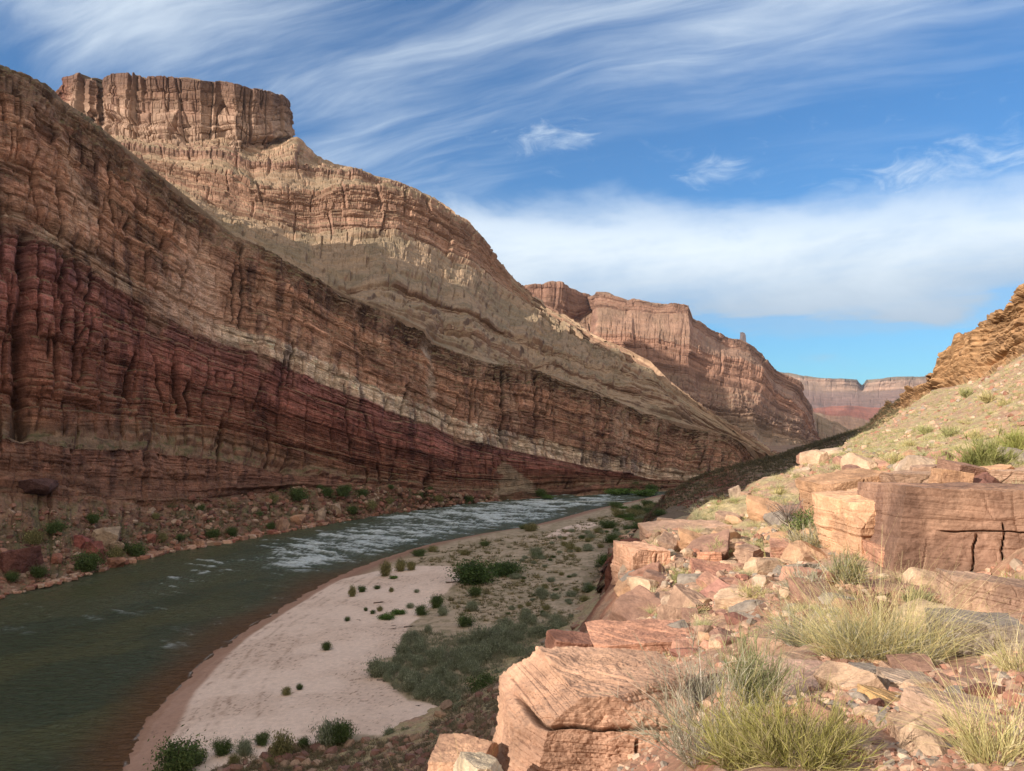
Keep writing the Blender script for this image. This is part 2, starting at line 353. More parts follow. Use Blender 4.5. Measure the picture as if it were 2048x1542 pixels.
    for p, s0, s1, w in cl:
        j = int(np.argmin(np.abs(proj(mid)[0] - proj(p)[0]))); uc = U[0, j]
        wig = 1.1 * fbm(S / 9, U * 0 + uc, 0, 3, 77) * 1.5
        crk = np.maximum(crk, np.exp(-((U - uc - wig) / (0.75 * w)) ** 2) * sstep(S, s0, s0 + 4) * (1 - sstep(S, s1 - 4, s1)) * min(1.0, .5 + w * .4))
    for k in range(110):
        uc = rs.rand() * U.max(); s0 = rs.rand() * 115; ln = 8 + 26 * rs.rand()
        wig = 0.9 * fbm(S / 7, U * 0 + uc, 0, 3, 78)
        lean = (rs.rand() - .5) * .35
        crk = np.maximum(crk, (0.35 + .4 * rs.rand()) * np.exp(-((U - uc - wig - lean * (S - s0)) / 0.42) ** 2) * sstep(S, s0, s0 + 4) * (1 - sstep(S, s0 + ln - 4, s0 + ln)))
    d -= 4.5 * crk
    iu = lambda px: U[0, int(np.argmin(np.abs(proj(mid)[0] - px)))]
    d += 2.2 * np.clip(1 - np.abs(U + 2.5 * fbm(U / 6, S / 9, 2, 3, 90) - iu(1010) - (S - 84) * .16) / (2.5 + np.maximum(S - 84, 0) * .34), 0, 1) * sstep(S, 80, 120) * (1 - sstep(S, 140, 158))
    edgef = 1 - sstep(S, 158, 165)
    Tl = np.linalg.norm(np.gradient(V, axis=0), axis=-1) / (np.abs(np.gradient(S, axis=0)) + 1e-3)
    d = d * np.where(S < 140, np.clip(Tl * 1.1, .22, 1.0), 1.0)
    V = V + n0 * (d * (0.25 + .75 * edgef))[..., None]
    # ---- rock colour by bed
    Sj = S + 1.4 * fbm(U / 12, S / 8, 0, 4, 41, 0.6)
    T = [(-8, (.20, .155, .09)), (0, (.11, .07, .045)), (9, (.14, .078, .052)), (16, (.34, .195, .135)), (30, (.39, .225, .155)), (45, (.36, .205, .145)), (54.6, (.40, .24, .17)), (55.4, (.62, .51, .40)), (65.4, (.55, .43, .33)), (66.6, (.27, .125, .115)), (80, (.235, .10, .085)), (95, (.185, .078, .058)), (112, (.20, .09, .062)), (118, (.15, .085, .055)), (126, (.17, .085, .06)), (144, (.19, .10, .07)), (152, (.17, .10, .07)), (160, (.22, .12, .085)), (162, (.30, .17, .12)), (166, (.10, .07, .04))]
    c = ramp(Sj, T)
    c = c * (1 + Wt * (.75 * (B5 - .45) + .55 * (B2 - .45) + .35 * (B1 - .45)))[..., None]
    # white bed is patchy
    inb = sstep(Sj, 54.5, 56.5) * (1 - sstep(Sj, 65, 68)); patch = sstep(fbm(U / 22, S / 30, 9, 4, 44, .6), -.12, .12)
    ufr = U / U.max(); patch = np.maximum(patch * .8, sstep(ufr, .20, .25) * (1 - sstep(ufr, .93, .98)))
    c = lerp3(c, (.22, .115, .08), inb * (1 - patch) * .85)
    # thin pale and dark beds
    bb = fbm(U / 9, Sj / 1.1, 0, 4, 61, .7); c = c * (1 + .50 * bb)[..., None]
    bb2 = fbm(U / 24, Sj / 5.0, 2, 4, 62, .65); c = c * (1 + .5 * bb2)[..., None]
    # varnish and wash streaks running down the faces
    stv = fbm(U / 3.2, S / 34, 4, 4, 63, .6); c = lerp3(c, c * np.array((.42, .42, .50)), np.clip(sstep(stv, .10, .4) * Wt, 0, 1) * .85)
    stp = fbm(U / 6.0, S / 22, 8, 5, 64, .65); c = lerp3(c, np.array((.50, .34, .25)), np.clip(sstep(stp, .08, .42) * Wt, 0, 1) * .6 * (1 - sstep(S, 66, 80))); stp2 = fbm(U / 4.0, S / 9, 18, 5, 74, .65); c = lerp3(c, np.array((.34, .17, .12)), np.clip(sstep(stp2, .15, .42) * Wt, 0, 1) * .45 * (1 - sstep(S, 64, 66) * (1 - sstep(S, 66, 70))))
    bl = fbm(U / 14, S / 10, 5, 5, 65, .6); c = lerp3(c, c * np.array((.5, .47, .52)), sstep(bl + .25 * sstep(S, 122, 128) * (1 - tal), .12, .4) * .7 * Wt)
    c = c * (1 - .62 * np.clip(crk, 0, 1))[..., None]  # colour darkened along the joints so they stand out
    # pale pinkish and buff patches on the upper wall
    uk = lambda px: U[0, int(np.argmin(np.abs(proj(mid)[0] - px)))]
    pale1 = np.exp(-((U - uk(415)) / 6.5) ** 2) * sstep(S, 14, 26) * (1 - sstep(S, 60, 70)) + .8 * np.exp(-((U - uk(350)) / 5) ** 2) * sstep(S, 44, 50) * (1 - sstep(S, 60, 68))
    c = lerp3(c, (.60, .42, .33), np.clip(pale1 * (1.0 + .9 * fbm(U / 4, S / 9, 3, 4, 66)), 0, .8))
    pale2 = np.exp(-((U - uk(862)) / 1.6) ** 2) * sstep(S, 2, 8) * (1 - sstep(S, 45, 60)) + .7 * np.exp(-((U - uk(1245)) / 5) ** 2) * sstep(S, 4, 14) * (1 - sstep(S, 40, 56))
    c = lerp3(c, (.45, .36, .30), np.clip(pale2 * (0.7 + 1.2 * fbm(U / 3, S / 6, 3, 4, 67)), 0, .8))
    # dusty ledges, plants on them
    nn = outward(V, normals(V, 1)); up_ = sstep(nn[..., 2], .45, .8)
    veg = fbm(U / 2.2, S / 1.6, 2, 4, 68, .65)
    dust = lerp3(np.broadcast_to(np.array((.22, .15, .10)), c.shape), (.15, .13, .07), sstep(veg, -.05, .25))
    c = lerp3(c, dust, up_ * .85 * (1 - tal * .5) * (1 - .8 * sstep(S, 124, 129) * (1 - tal)))
    tv = sstep(fbm(U / 3, S / 3, 7, 4, 69, .65), .02, .3) * tal * edgef * .75; c = lerp3(c, (.13, .12, .065), tv)
    # pale debris cone below the notch
    uc = uk(1010); ww = 2 + (S - 84) * .30
    cone = (1 - sstep(np.abs(U - uc - (S - 84) * .16 + 5 * fbm(U / 5, S / 8, 2, 4, 91, .6)), ww * .7, ww * 1.1)) * sstep(S, 78, 90) * (1 - sstep(S, 134, 146))
    c = lerp3(c, (.27, .22, .155), np.clip(cone, 0, 1) * .7)
    V[..., :2] += 0
    c = np.clip(c, .01, .8)
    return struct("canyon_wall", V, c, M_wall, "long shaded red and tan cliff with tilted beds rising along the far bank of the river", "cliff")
wall()

# ------------------------------------------------------------------ setting: slopes and bands above the wall
def rockloft(name, rows, px0, px1, nc, mat, table, label, cat, sc=1.0, seed=0, amp=1.0, slope_amp=1.0, dust=((.33, .25, .15), (.20, .18, .09)), dusta=.9, vegs=14.0, steep=(.50, .78), stain=.5, Tmul=0.0):
    V, U, S, Wt = loft(rows, px0, px1, nc)
    n0 = outward(V, normals(V, 8))
    Wt = Wt ** 1.5; d = Wt * amp * (11 * (blocks(U / sc, S / sc, seed + 1, 22, 26, .05, .4) - .45) + 5.5 * (blocks(U / sc, S / sc, seed + 2, 8, 8, .09) - .45) + 2.6 * (blocks(U / sc, S / sc, seed + 3, 3.0, 3.6, .12) - .45)) * sc
    d += slope_amp * sc * (11 * fbm(U / 62 / sc, S / 150 / sc, 0, 4, seed + 5, .55) - 4.5 * (1 - Wt) * np.abs(fbm(U / 50 / sc, S / 95 / sc, 0, 4, seed + 6, .55)))
    d += slope_amp * sc * (1 - Wt) * (6.5 * (blocks(U / sc, S / sc, seed + 7, 7, 34, .10, .35) - .4) * sstep(fbm(U / 60 / sc, S / 26 / sc, 3, 3, seed + 8), -.35, .15) + 1.6 * (blocks(U / sc, S / sc, seed + 17, 2.6, 12, .12, .35) - .4) + 1.1 * fbm(U / 5 / sc, S / 5 / sc, 0, 4, seed + 9, .6))
    if Tmul:
        Tl = np.linalg.norm(np.gradient(V, axis=0), axis=-1) / (np.abs(np.gradient(S, axis=0)) + 1e-3); d = d * np.clip(Tl * Tmul, .16, 1.0) * (1 - sstep(S, 172, 190))
    V = V + n0 * d[..., None]
    B5 = blocks(U / sc, S / sc, seed + 25, 9, 14, .08, .4)
    c = ramp(S + 2.5 * sc * fbm(U / 25 / sc, S / 10 / sc, 0, 4, seed + 11), table)
    c = c * ((1 + .45 * fbm(U / 70 / sc, S / 2.5 / sc, 0, 3, seed + 12, .6)) * (1 + .6 * (B5 - .45)))[..., None]
    c = lerp3(c, c * np.array((.5, .47, .5)), sstep(fbm(U / 6 / sc, S / 30 / sc, 0, 4, seed + 13, .6), .15, .5) * stain)
    nn = outward(V, normals(V, 1)); upf = sstep(nn[..., 2], *steep)
    vg = sstep(fbm(U / vegs / sc, S / vegs / sc, 0, 5, seed + 14, .65), -.1, .25)
    du = lerp3(np.broadcast_to(np.array(dust[0]), c.shape), dust[1], vg)
    c = lerp3(c, du, upf * dusta)
    return struct(name, V, np.clip(c, .01, .8), mat, label, cat)

def slopes():
    sky = [(0, 215, 800), (100, 215, 790), (200, 268, 770), (300, 285, 752), (430, 284, 748), (560, 284, 766), (592, 280, 775), (630, 306, 790), (720, 341, 800), (830, 386, 810), (880, 414, 806), (930, 450, 800), (980, 500, 794), (1020, 546, 788), (1060, 592, 780), (1130, 638, 752), (1180, 666, 730), (1240, 692, 700), (1300, 722, 662), (1340, 766, 630), (1380, 794, 600), (1450, 846, 548), (1535, 905, 490), (1600, 948, 485)]
    back = [(a, b + 25, c + 260) for a, b, c in sky]
    skyb = [(a, b + (2 if a < 880 else 1), c - 14) for a, b, c in sky]
    b2t = [(0, 255, 700), (200, 290, 700), (300, 305, 700), (430, 318, 700), (500, 335, 700), (560, 328, 702), (640, 332, 715), (720, 350, 730), (830, 398, 760), (930, 458, 775), (1020, 556, 770), (1060, 600, 765), (1240, 698, 690), (1300, 729, 655), (1380, 798, 594), (1450, 849, 542), (1600, 950, 483)]
    b2b = [(a, b + (17 if a < 760 else 5), c - 7) for a, b, c in b2t]
    bt = [(0, 300, 640), (200, 318, 640), (300, 328, 640), (360, 335, 640), (430, 350, 640), (500, 382, 640), (560, 376, 642), (640, 378, 652), (720, 374, 662), (800, 396, 678), (860, 426, 694), (930, 468, 712), (980, 518, 730), (1020, 566, 740), (1060, 606, 740), (1240, 702, 680), (1300, 733, 648), (1380, 802, 588), (1450, 852, 536), (1600, 951, 482)]
    bb = [(0, 340, 618), (200, 355, 618), (300, 368, 618), (360, 385, 618), (430, 412, 618), (500, 434, 618), (560, 452, 620), (640, 456, 630), (720, 466, 640), (800, 476, 656), (860, 500, 672), (930, 530, 692), (980, 556, 708), (1020, 588, 718), (1060, 620, 722), (1240, 710, 668), (1300, 741, 640), (1380, 808, 580), (1450, 857, 530), (1600, 952, 481)]
    l1t = [(0, 400, 500), (300, 425, 500), (430, 455, 500), (560, 520, 470), (640, 548, 440), (720, 572, 440), (800, 590, 450), (900, 616, 465), (1000, 650, 480), (1100, 690, 495), (1240, 742, 520), (1300, 765, 530), (1380, 822, 530), (1450, 862, 510), (1600, 953, 480)]
    l1b = [(a, b + 17 * (1 if 600 < a < 1200 else .6), c - 6) for a, b, c in l1t]
    l2t = [(0, 430, 400), (300, 440, 400), (430, 462, 400), (560, 530, 370), (700, 596, 350), (800, 632, 375), (870, 650, 392), (950, 672, 405), (1050, 705, 425), (1240, 772, 465), (1300, 795, 480), (1380, 835, 495), (1450, 866, 490), (1600, 954, 479)]
    l2b = [(a, b + 10, c - 4) for a, b, c in l2t]
    rim = [(a, b + 2, c + 7) for a, b, c in RIM]
    low = [(a, b + 40, c + 4) for a, b, c in RIM]
    def adj(q): return [(a, b, c if c < 300 else float(np.interp(a, [r[0] for r in RIM], [r[2] for r in RIM])) + (c - float(np.interp(a, [r[0] for r in RIM], [r[2] for r in RIM]))) * float(np.interp(a, [1050, 1150, 1240, 1380, 1500], [1, .82, .66, .6, .8]))) for a, b, c in q]
    sky, skyb, b2t, b2b, bt, bb, l1t, l1b, l2t, l2b = [adj(q) for q in (sky, skyb, b2t, b2b, bt, bb, l1t, l1b, l2t, l2b)]
    rows = [(back, -95, .1, 20), (sky, -80, .3, 12), (skyb, -78, .4, 60), (b2t, -40, .9, 22), (b2b, -30, .5, 34), (bt, 0, 1.0, 120), (bb, 44, .8, 110), (l1t, 110, .4, 32), (l1b, 118, .25, 50), (l2t, 150, .4, 22), (l2b, 155, .2, 60), (rim, 190, .1, 8), (low, 200, .1, 1)]
    T = [(-95, (.36, .27, .17)), (-78, (.36, .25, .17)), (-42, (.24, .14, .11)), (-30, (.30, .20, .14)), (0, (.28, .17, .12)), (40, (.29, .18, .13)), (60, (.26, .18, .12)), (110, (.19, .12, .085)), (120, (.22, .145, .10)), (150, (.17, .105, .075)), (190, (.19, .13, .09)), (200, (.15, .1, .07))]
    rockloft("canyon_slopes", rows, 0, 1600, 1500, M_slope, T, "stepped tan slopes and sunlit cliff bands between the shaded wall and the flat topped butte", "slope", 1.0, 100, 1.0, 1.0, ((.315, .23, .155), (.25, .195, .13)), .92, 14.0, (.46, .74), .5, .9)
slopes()

def mesa():
    # plan of the cap as control points: px, Y, py of foot, py of brink
    K = [(70, 835, 225, 200), (110, 812, 232, 185), (128, 800, 240, 160), (158, 775, 262, 151), (186, 762, 280, 155), (204, 776, 285, 168), (216, 750, 290, 150), (260, 735, 296, 149), (300, 728, 300, 149), (350, 724, 296, 150), (400, 722, 292, 156), (440, 734, 300, 160), (470, 726, 296, 166), (510, 738, 294, 174), (545, 752, 292, 184), (566, 775, 290, 194), (578, 810, 290, 212), (584, 850, 288, 225), (586, 900, 285, 235), (560, 960, 280, 240)]
    K = np.array(K, float); t = np.arange(len(K)); q = np.linspace(0, len(K) - 1, 1100)
    px, Y, pf, pt = [np.interp(q, t, K[:, i]) for i in range(4)]
    foot = P(px, pf + 12, Y - 8); mid = P(px, pf * .55 + pt * .45, Y); brink = P(px, pt, Y + 6); brink2 = P(px, pt - 1, Y + 16)
    cen = np.array([P(360, 158, 900)])
    cen[0, 2] = P(400, 147, 800)[2]
    inner = brink2 * .35 + cen * .65; inner[:, 2] = np.maximum(inner[:, 2], brink2[:, 2] + 3)
    cc = np.repeat(cen, len(px), 0)
    segs = [(foot, 52, 1), (mid, 30, 1), (brink, 0, .7), (brink2, -4, .3), (inner, -14, .05), (cc, -20, 0)]
    nsub = [110, 110, 14, 40, 10]
    V = []; S = []; Wt = []
    for i, n in enumerate(nsub):
        for k in range(n):
            f = k / n; V.append(segs[i][0] * (1 - f) + segs[i + 1][0] * f); S.append(segs[i][1] * (1 - f) + segs[i + 1][1] * f); Wt.append(segs[i][2] * (1 - f) + segs[i + 1][2] * f)
    V.append(segs[-1][0]); S.append(-20); Wt.append(0)
    V = np.array(V); S = np.array(S)[:, None] + 0 * V[..., 0]; Wt = np.array(Wt)[:, None] + 0 * V[..., 0]
    du = np.r_[0, np.cumsum(np.linalg.norm(np.diff(foot[:, :2], axis=0), axis=1))]; U = du[None] + 0 * S
    n0 = outward(V, normals(V, 8)); n0[S < -6] = (0, 0, 1)
    d = Wt * (20 * (blocks(U, S * .45, 301, 22, 30, .04, .6) - .5) + 6 * (blocks(U, S * .8, 302, 9, 11, .1, .7) - .5) + 1.8 * (blocks(U, S, 303, 3.5, 3.2, .12) - .5)) + 3 * Wt * fbm(U / 30, S / 40, 0, 3, 304) - Wt * 6 * sstep(-np.abs(fbm(U / 11, S / 90, 0, 2, 305)), -.05, 0)
    V = V + n0 * d[..., None]
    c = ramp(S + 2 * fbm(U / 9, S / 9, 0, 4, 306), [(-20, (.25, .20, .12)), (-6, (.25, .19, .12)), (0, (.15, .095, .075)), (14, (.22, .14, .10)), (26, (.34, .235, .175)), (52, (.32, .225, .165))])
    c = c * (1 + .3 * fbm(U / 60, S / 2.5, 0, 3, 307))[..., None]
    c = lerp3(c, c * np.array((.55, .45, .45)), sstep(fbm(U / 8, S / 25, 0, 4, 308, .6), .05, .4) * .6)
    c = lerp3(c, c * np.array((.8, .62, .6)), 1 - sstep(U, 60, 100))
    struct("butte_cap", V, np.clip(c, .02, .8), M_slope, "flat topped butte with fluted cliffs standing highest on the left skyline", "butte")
mesa()

def farbutte():
    k = [1000, 1060, 1110, 1150, 1188, 1200, 1250, 1320, 1380, 1388, 1420, 1480, 1520, 1550, 1590, 1615, 1640, 1658, 1720]
    sky = [575, 571, 571, 588, 600, 591, 592, 598, 605, 634, 650, 681, 708, 742, 774, 812, 850, 884, 890]
    Ys = [1760, 1760, 1770, 1800, 1830, 1720, 1700, 1690, 1690, 1695, 1710, 1740, 1760, 1780, 1810, 1850, 1890, 1930, 1980]
    z = lambda py, Y: [(a, b, c) for a, b, c in zip(k, py, Y)]
    o = lambda d: [y - d for y in Ys]
    capb = [612, 620, 634, 642, 624, 618, 616, 618, 626, 652, 668, 700, 730, 762, 796, 830, 862, 890, 894]
    c2t = [655, 672, 680, 682, 676, 672, 668, 672, 690, 692, 702, 722, 748, 782, 812, 842, 870, 893, 897]
    c2b = [700, 712, 720, 722, 724, 726, 730, 738, 748, 752, 762, 778, 798, 816, 834, 856, 878, 895, 899]
    c3b = [735, 745, 752, 758, 766, 770, 778, 790, 798, 800, 806, 818, 830, 842, 856, 872, 886, 898, 902]
    c4 = [780, 790, 800, 808, 815, 818, 825, 835, 842, 844, 850, 862, 870, 876, 882, 888, 895, 902, 905]
    bot = [870, 880, 890, 895, 900, 902, 905, 910, 915, 915, 918, 922, 925, 925, 922, 918, 915, 912, 910]
    caps = [a + 1.5 for a in sky]
    rows = [(z([a + 6 for a in sky], [y + 500 for y in Ys]), -30, 0, 16), (z(sky, Ys), -5, .3, 8), (z(caps, o(8)), 0, 1.0, 60), (z(capb, o(28)), 42, .2, 36), (z(c2t, o(135)), 75, .85, 60), (z(c2b, o(150)), 120, .35, 60), (z(c3b, o(235)), 170, .9, 40), (z(c4, o(265)), 215, .25, 46), (z(bot, o(560)), 300, .15, 1)]
    T = [(-30, (.30, .22, .16)), (0, (.22, .13, .095)), (42, (.25, .15, .11)), (75, (.30, .175, .125)), (120, (.25, .15, .11)), (170, (.22, .14, .105)), (215, (.28, .21, .145)), (300, (.28, .215, .15))]
    rockloft("far_butte", rows, 1000, 1720, 1000, M_far, T, "reddish layered butte farther down the canyon, lit above and shaded at its foot", "butte", 2.2, 200, .9, 1.1, ((.33, .215, .15), (.27, .19, .13)), .55)
farbutte()

def distant():
    def zz(l): return l
    top = [(1450, 742, 7200), (1540, 740, 7200), (1565, 745, 7100), (1620, 751, 7000), (1690, 755, 6950), (1715, 758, 7050), (1724, 768, 7300), (1732, 757, 7000), (1760, 756, 6900), (1800, 753, 6950), (1860, 753, 7000), (2000, 750, 7000), (2500, 750, 7000)]
    back = [(a, b + 1, c + 2500) for a, b, c in top]
    brink = [(a, b + 5, c - 30) for a, b, c in top]
    cb = [(1450, 775, 6900), (1620, 778, 6850), (1724, 782, 6900), (1800, 780, 6850), (2500, 778, 6900)]
    m1 = [(1450, 797, 6400), (2500, 797, 6400)]; m2 = [(1450, 809, 6150), (2500, 808, 6150)]; bt = [(1450, 822, 5500), (2500, 822, 5500)]; b3 = [(1450, 846, 5000), (2500, 846, 5000)]
    rows = [(back, -60, 0, 6), (top, -10, .2, 10), (brink, 0, 1, 40), (cb, 90, .5, 40), (m1, 170, .6, 24), (m2, 230, .7, 20), (bt, 300, .2, 12), (b3, 340, .1, 1)]
    T = [(-60, (.20, .18, .13)), (-5, (.22, .18, .13)), (5, (.36, .25, .19)), (85, (.40, .27, .20)), (110, (.27, .17, .15)), (170, (.27, .15, .13)), (230, (.24, .13, .12)), (340, (.2, .15, .12))]
    rockloft("distant_plateau", rows, 1450, 2500, 900, M_dist, T, "hazy flat plateau with a pale cliff rim closing the end of the canyon", "plateau", 7.0, 400, .45, .35, ((.24, .17, .13), (.2, .15, .11)), .5)
    # red flat in the middle distance
    r0 = [(1500, 818, 4800), (1620, 816, 4700), (1700, 813, 4600), (1800, 814, 4600), (2400, 816, 4600)]
    r1 = [(1500, 835, 3400), (1620, 822, 3600), (1660, 830, 3300), (1760, 846, 3200), (2400, 850, 3200)]
    r2 = [(1500, 862, 2600), (1640, 860, 2600), (1740, 872, 2500), (2400, 872, 2500)]
    r3 = [(1500, 905, 2000), (2400, 905, 2000)]
    rows = [([(a, b + 6, c + 700) for a, b, c in r0], -30, 0, 6), (r0, 0, 0, 50), (r1, 60, .0, 40), (r2, 100, .4, 50), (r3, 160, .2, 1)]
    T = [(-30, (.36, .12, .08)), (0, (.36, .13, .09)), (52, (.34, .13, .09)), (60, (.30, .20, .13)), (100, (.28, .19, .12)), (160, (.18, .12, .09))]
    rockloft("red_flat", rows, 1500, 2400, 500, M_far, T, "brick red flat and low tan hills in front of the distant plateau", "terrain", 4.0, 500, .3, .4, ((.3, .14, .09), (.28, .2, .13)), .25, 30)
    # low bluff in front of it
    h0 = [(1560, 850, 2500), (1620, 826, 2450), (1640, 832, 2400), (1680, 850, 2350), (1700, 862, 2300), (1760, 868, 2300), (1900, 872, 2300)]
    h1 = [(a, b + 9, c - 40) for a, b, c in h0]; h2 = [(1560, 875, 2250), (1700, 885, 2150), (1900, 885, 2150)]; h3 = [(1560, 900, 1950), (1900, 905, 1950)]
    rows = [([(a, b + 8, c + 300) for a, b, c in h0], -20, 0, 6), (h0, 0, .5, 16), (h1, 14, .7, 34), (h2, 50, .8, 30), (h3, 90, .3, 1)]
    T = [(-20, (.33, .2, .13)), (0, (.33, .21, .14)), (50, (.22, .14, .1)), (90, (.16, .11, .08))]
    rockloft("low_bluff", rows, 1560, 1900, 420, M_far, T, "low tan bluff cut by a dark side gorge before the red flat", "bluff", 2.0, 520, .6, .6, ((.34, .24, .15), (.26, .2, .12)), .6)
distant()
# ------------------------------------------------------------------ setting: right hillsides
M_hill = surface_mat("hillside_soil", 0.5, 0.30, 0.7, 0.25)
M_near = surface_mat("near_soil", 2.2, 0.30, 0.8, 0.05)
def farhill():
    sky = [(1200, 1140, 150), (1240, 1085, 190), (1290, 1035, 238), (1330, 988, 300), (1400, 950, 330), (1530, 914, 345), (1600, 893, 345), (1640, 883, 335), (1700, 862, 318), (1738, 845, 300), (1762, 813, 285), (1800, 790, 262), (1850, 757, 240), (1872, 745, 226), (1879, 716, 222), (1908, 690, 218), (1914, 668, 216), (1948, 656, 212), (1958, 640, 208), (1990, 628, 200), (2010, 622, 196), (2028, 598, 190), (2048, 580, 186), (2150, 520, 170), (2400, 420, 150)]
    br = [(a, b + 2, c - 2) for a, b, c in sky]
    cb = [(1200, 1145, 147), (1290, 1040, 232), (1330, 995, 292), (1400, 958, 322), (1530, 922, 335), (1640, 893, 325), (1738, 853, 292), (1762, 832, 276), (1800, 812, 252), (1850, 785, 228), (1876, 778, 216), (1914, 762, 206), (1958, 742, 198), (2000, 722, 190), (2048, 694, 178), (2150, 650, 162), (2400, 560, 140)]
    m1 = [(1200, 1160, 140), (1290, 1060, 215), (1330, 1018, 262), (1400, 985, 285), (1530, 950, 290), (1640, 915, 282), (1738, 872, 258), (1800, 838, 225), (1876, 810, 195), (2048, 735, 155), (2400, 600, 120)]
    m2 = [(1200, 1190, 128), (1290, 1105, 180), (1330, 1080, 200), (1400, 1050, 205), (1530, 1010, 205), (1640, 970, 200), (1738, 925, 190), (1800, 890, 180), (1876, 855, 165), (2048, 790, 140), (2400, 700, 110)]
    m3 = [(1200, 1260, 108), (1290, 1180, 135), (1400, 1130, 150), (1530, 1080, 150), (1640, 1040, 150), (1800, 960, 140), (2048, 880, 120), (2400, 800, 100)]
    back = [(a, b + 14, c + 60) for a, b, c in sky]
    rows = [(back, -12, .2, 12), (sky, 0, .6, 8), (br, .6, 1, 150), (cb, 22, .75, 120), (m1, 40, .25, 120), (m2, 75, .2, 60), (m3, 100, .1, 1)]
    V, U, S, Wt = loft(rows, 1200, 2400, 1300)
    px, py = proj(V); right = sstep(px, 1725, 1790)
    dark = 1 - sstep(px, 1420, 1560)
    n0 = outward(V, normals(V, 6)); w = Wt * (0.12 + .88 * right) + .25 * dark * (1 - right)
    d = w * (5.5 * (blocks(U, S, 601, 9, 12, .06) - .5) + 2.6 * (blocks(U, S, 602, 2.6, 4, .1) - .5) + 1.1 * (blocks(U, S, 603, .9, 1.4, .12) - .5)) + .8 * fbm(U / 6, S / 5, 0, 5, 604, .6) + 1.6 * fbm(U / 25, S / 18, 0, 3, 606)
    V = V + n0 * d[..., None]
    rock = ramp(S + fbm(U / 8, S / 5, 0, 3, 607), [(-12, (.30, .19, .10)), (6, (.36, .22, .115)), (20, (.38, .235, .125)), (30, (.36, .24, .14)), (60, (.3, .2, .12))])
    rock = rock * (1 + .45 * fbm(U / 20, S / 1.2, 0, 4, 608, .6))[..., None]
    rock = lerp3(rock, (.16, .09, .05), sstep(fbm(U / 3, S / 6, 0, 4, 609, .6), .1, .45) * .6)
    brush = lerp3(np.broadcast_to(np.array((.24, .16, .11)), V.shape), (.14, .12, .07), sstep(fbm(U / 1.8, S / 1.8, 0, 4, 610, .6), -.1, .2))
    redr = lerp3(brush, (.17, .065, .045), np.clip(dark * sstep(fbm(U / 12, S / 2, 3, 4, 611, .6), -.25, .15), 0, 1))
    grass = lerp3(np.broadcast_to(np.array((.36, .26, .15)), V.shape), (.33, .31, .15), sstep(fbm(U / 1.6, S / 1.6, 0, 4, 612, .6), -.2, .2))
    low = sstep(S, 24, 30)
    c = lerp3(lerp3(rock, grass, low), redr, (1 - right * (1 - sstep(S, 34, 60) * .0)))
    struct("far_hillside", V, np.clip(c, .01, .7), M_hill, "rocky hillside beyond the near slope, orange cliffs at its top and dark brush below", "hillside")
farhill()

# near hillside: height from surveyed points, multiquadric in log-radial space
CREST = [(1040, 1720, 5.2), (1100, 1600, 7.2), (1150, 1470, 9.5), (1200, 1330, 12.5), (1225, 1290, 14.5), (1265, 1165, 18), (1300, 1085, 24), (1400, 1024, 38), (1500, 974, 55), (1600, 929, 80), (1700, 883, 115), (1800, 828, 150), (1870, 790, 180)]
INNER = [(1400, 1600, 3.2), (1500, 1440, 4.6), (1370, 1400, 8.0), (1340, 1620, 4.6), (1600, 1300, 7.2), (1400, 1245, 12.5), (1600, 1190, 12), (1500, 1120, 20), (1700, 1150, 15.2), (1450, 1062, 30), (1620, 1040, 26), (1600, 992, 42), (1720, 975, 38), (1700, 922, 70), (1800, 895, 62), (1800, 855, 105), (1880, 835, 100), (1950, 775, 135), (1900, 948, 27), (1880, 972, 21.5), (1900, 1195, 14.6), (1850, 1340, 6.2), (1850, 1480, 4), (1700, 1520, 3.5), (2048, 1560, 2.8), (2048, 1370, 4.8), (2048, 1212, 12.2), (1950, 1260, 9), (2048, 1300, 7), (2048, 968, 20.5), (2048, 920, 26), (2048, 840, 50), (2048, 770, 85), (2048, 710, 135), (2300, 1500, 2.5), (2400, 1200, 5), (2300, 950, 14), (2300, 800, 35), (2300, 670, 90)]
pts = [P(*q) for q in CREST + INNER]
pts += [np.array(q, float) for q in ((0, 0, 30.35), (1.5, 1, 30.9), (2, -3, 31.4), (-3, 0, 28.2), (-4, -5, 28.0), (4, -1, 32.4), (8, 0, 35), (-3, 6, 26.5), (-3, 10, 24), (-3, 15, 22.5), (-2, 22, 21), (0, 30, 20.5), (5, 46, 19.5), (14, 72, 18), (31, 107, 18), (55, 145, 20), (78, 182, 26), (-12, 8, 18), (-13, 20, 13), (-10, 35, 11), (-5, 52, 10), (5, 80, 9), (18, 115, 9), (40, 155, 11), (66, 200, 16), (104, 214, 22), (125, 222, 26), (150, 205, 48), (-30, 10, 5), (-28, 35, 3), (-20, 60, 2), (-8, 90, 1), (8, 130, 1))]
pts = np.array(pts)
def lw(p):
    r = np.linalg.norm(p, axis=-1, keepdims=True) + 1e-6; return p / r * np.arcsinh(r / 4.0)
_q = lw(pts[:, :2]); _A = np.sqrt(((_q[:, None] - _q[None]) ** 2).sum(-1) + .06 ** 2)
_sc = np.ones(len(pts)); _w = np.linalg.solve(_A - 0.004 * np.eye(len(pts)), pts[:, 2] - 28.0)
def hN(x, y):
    x = np.asarray(x, float); y = np.asarray(y, float); sh = x.shape
    q = lw(np.stack([x.ravel(), y.ravel()], -1)); out = np.zeros(len(q))
    for i in range(0, len(q), 60000):
        D = np.sqrt(((q[i:i + 60000, None] - _q[None]) ** 2).sum(-1) + .06 ** 2); out[i:i + 60000] = D @ _w
    return (out + 28.0).reshape(sh)
def nearbump(x, y):
    r = np.sqrt(x * x + y * y); a = np.clip(r / 40, .12, 1.0)
    return a * (.55 * fbm(x / 5, y / 5, 0, 4, 701, .55) * 1.2) + .05 * fbm(x * 2.2, y * 2.2, 0, 4, 702, .6) * np.clip(r / 6, .6, 3)
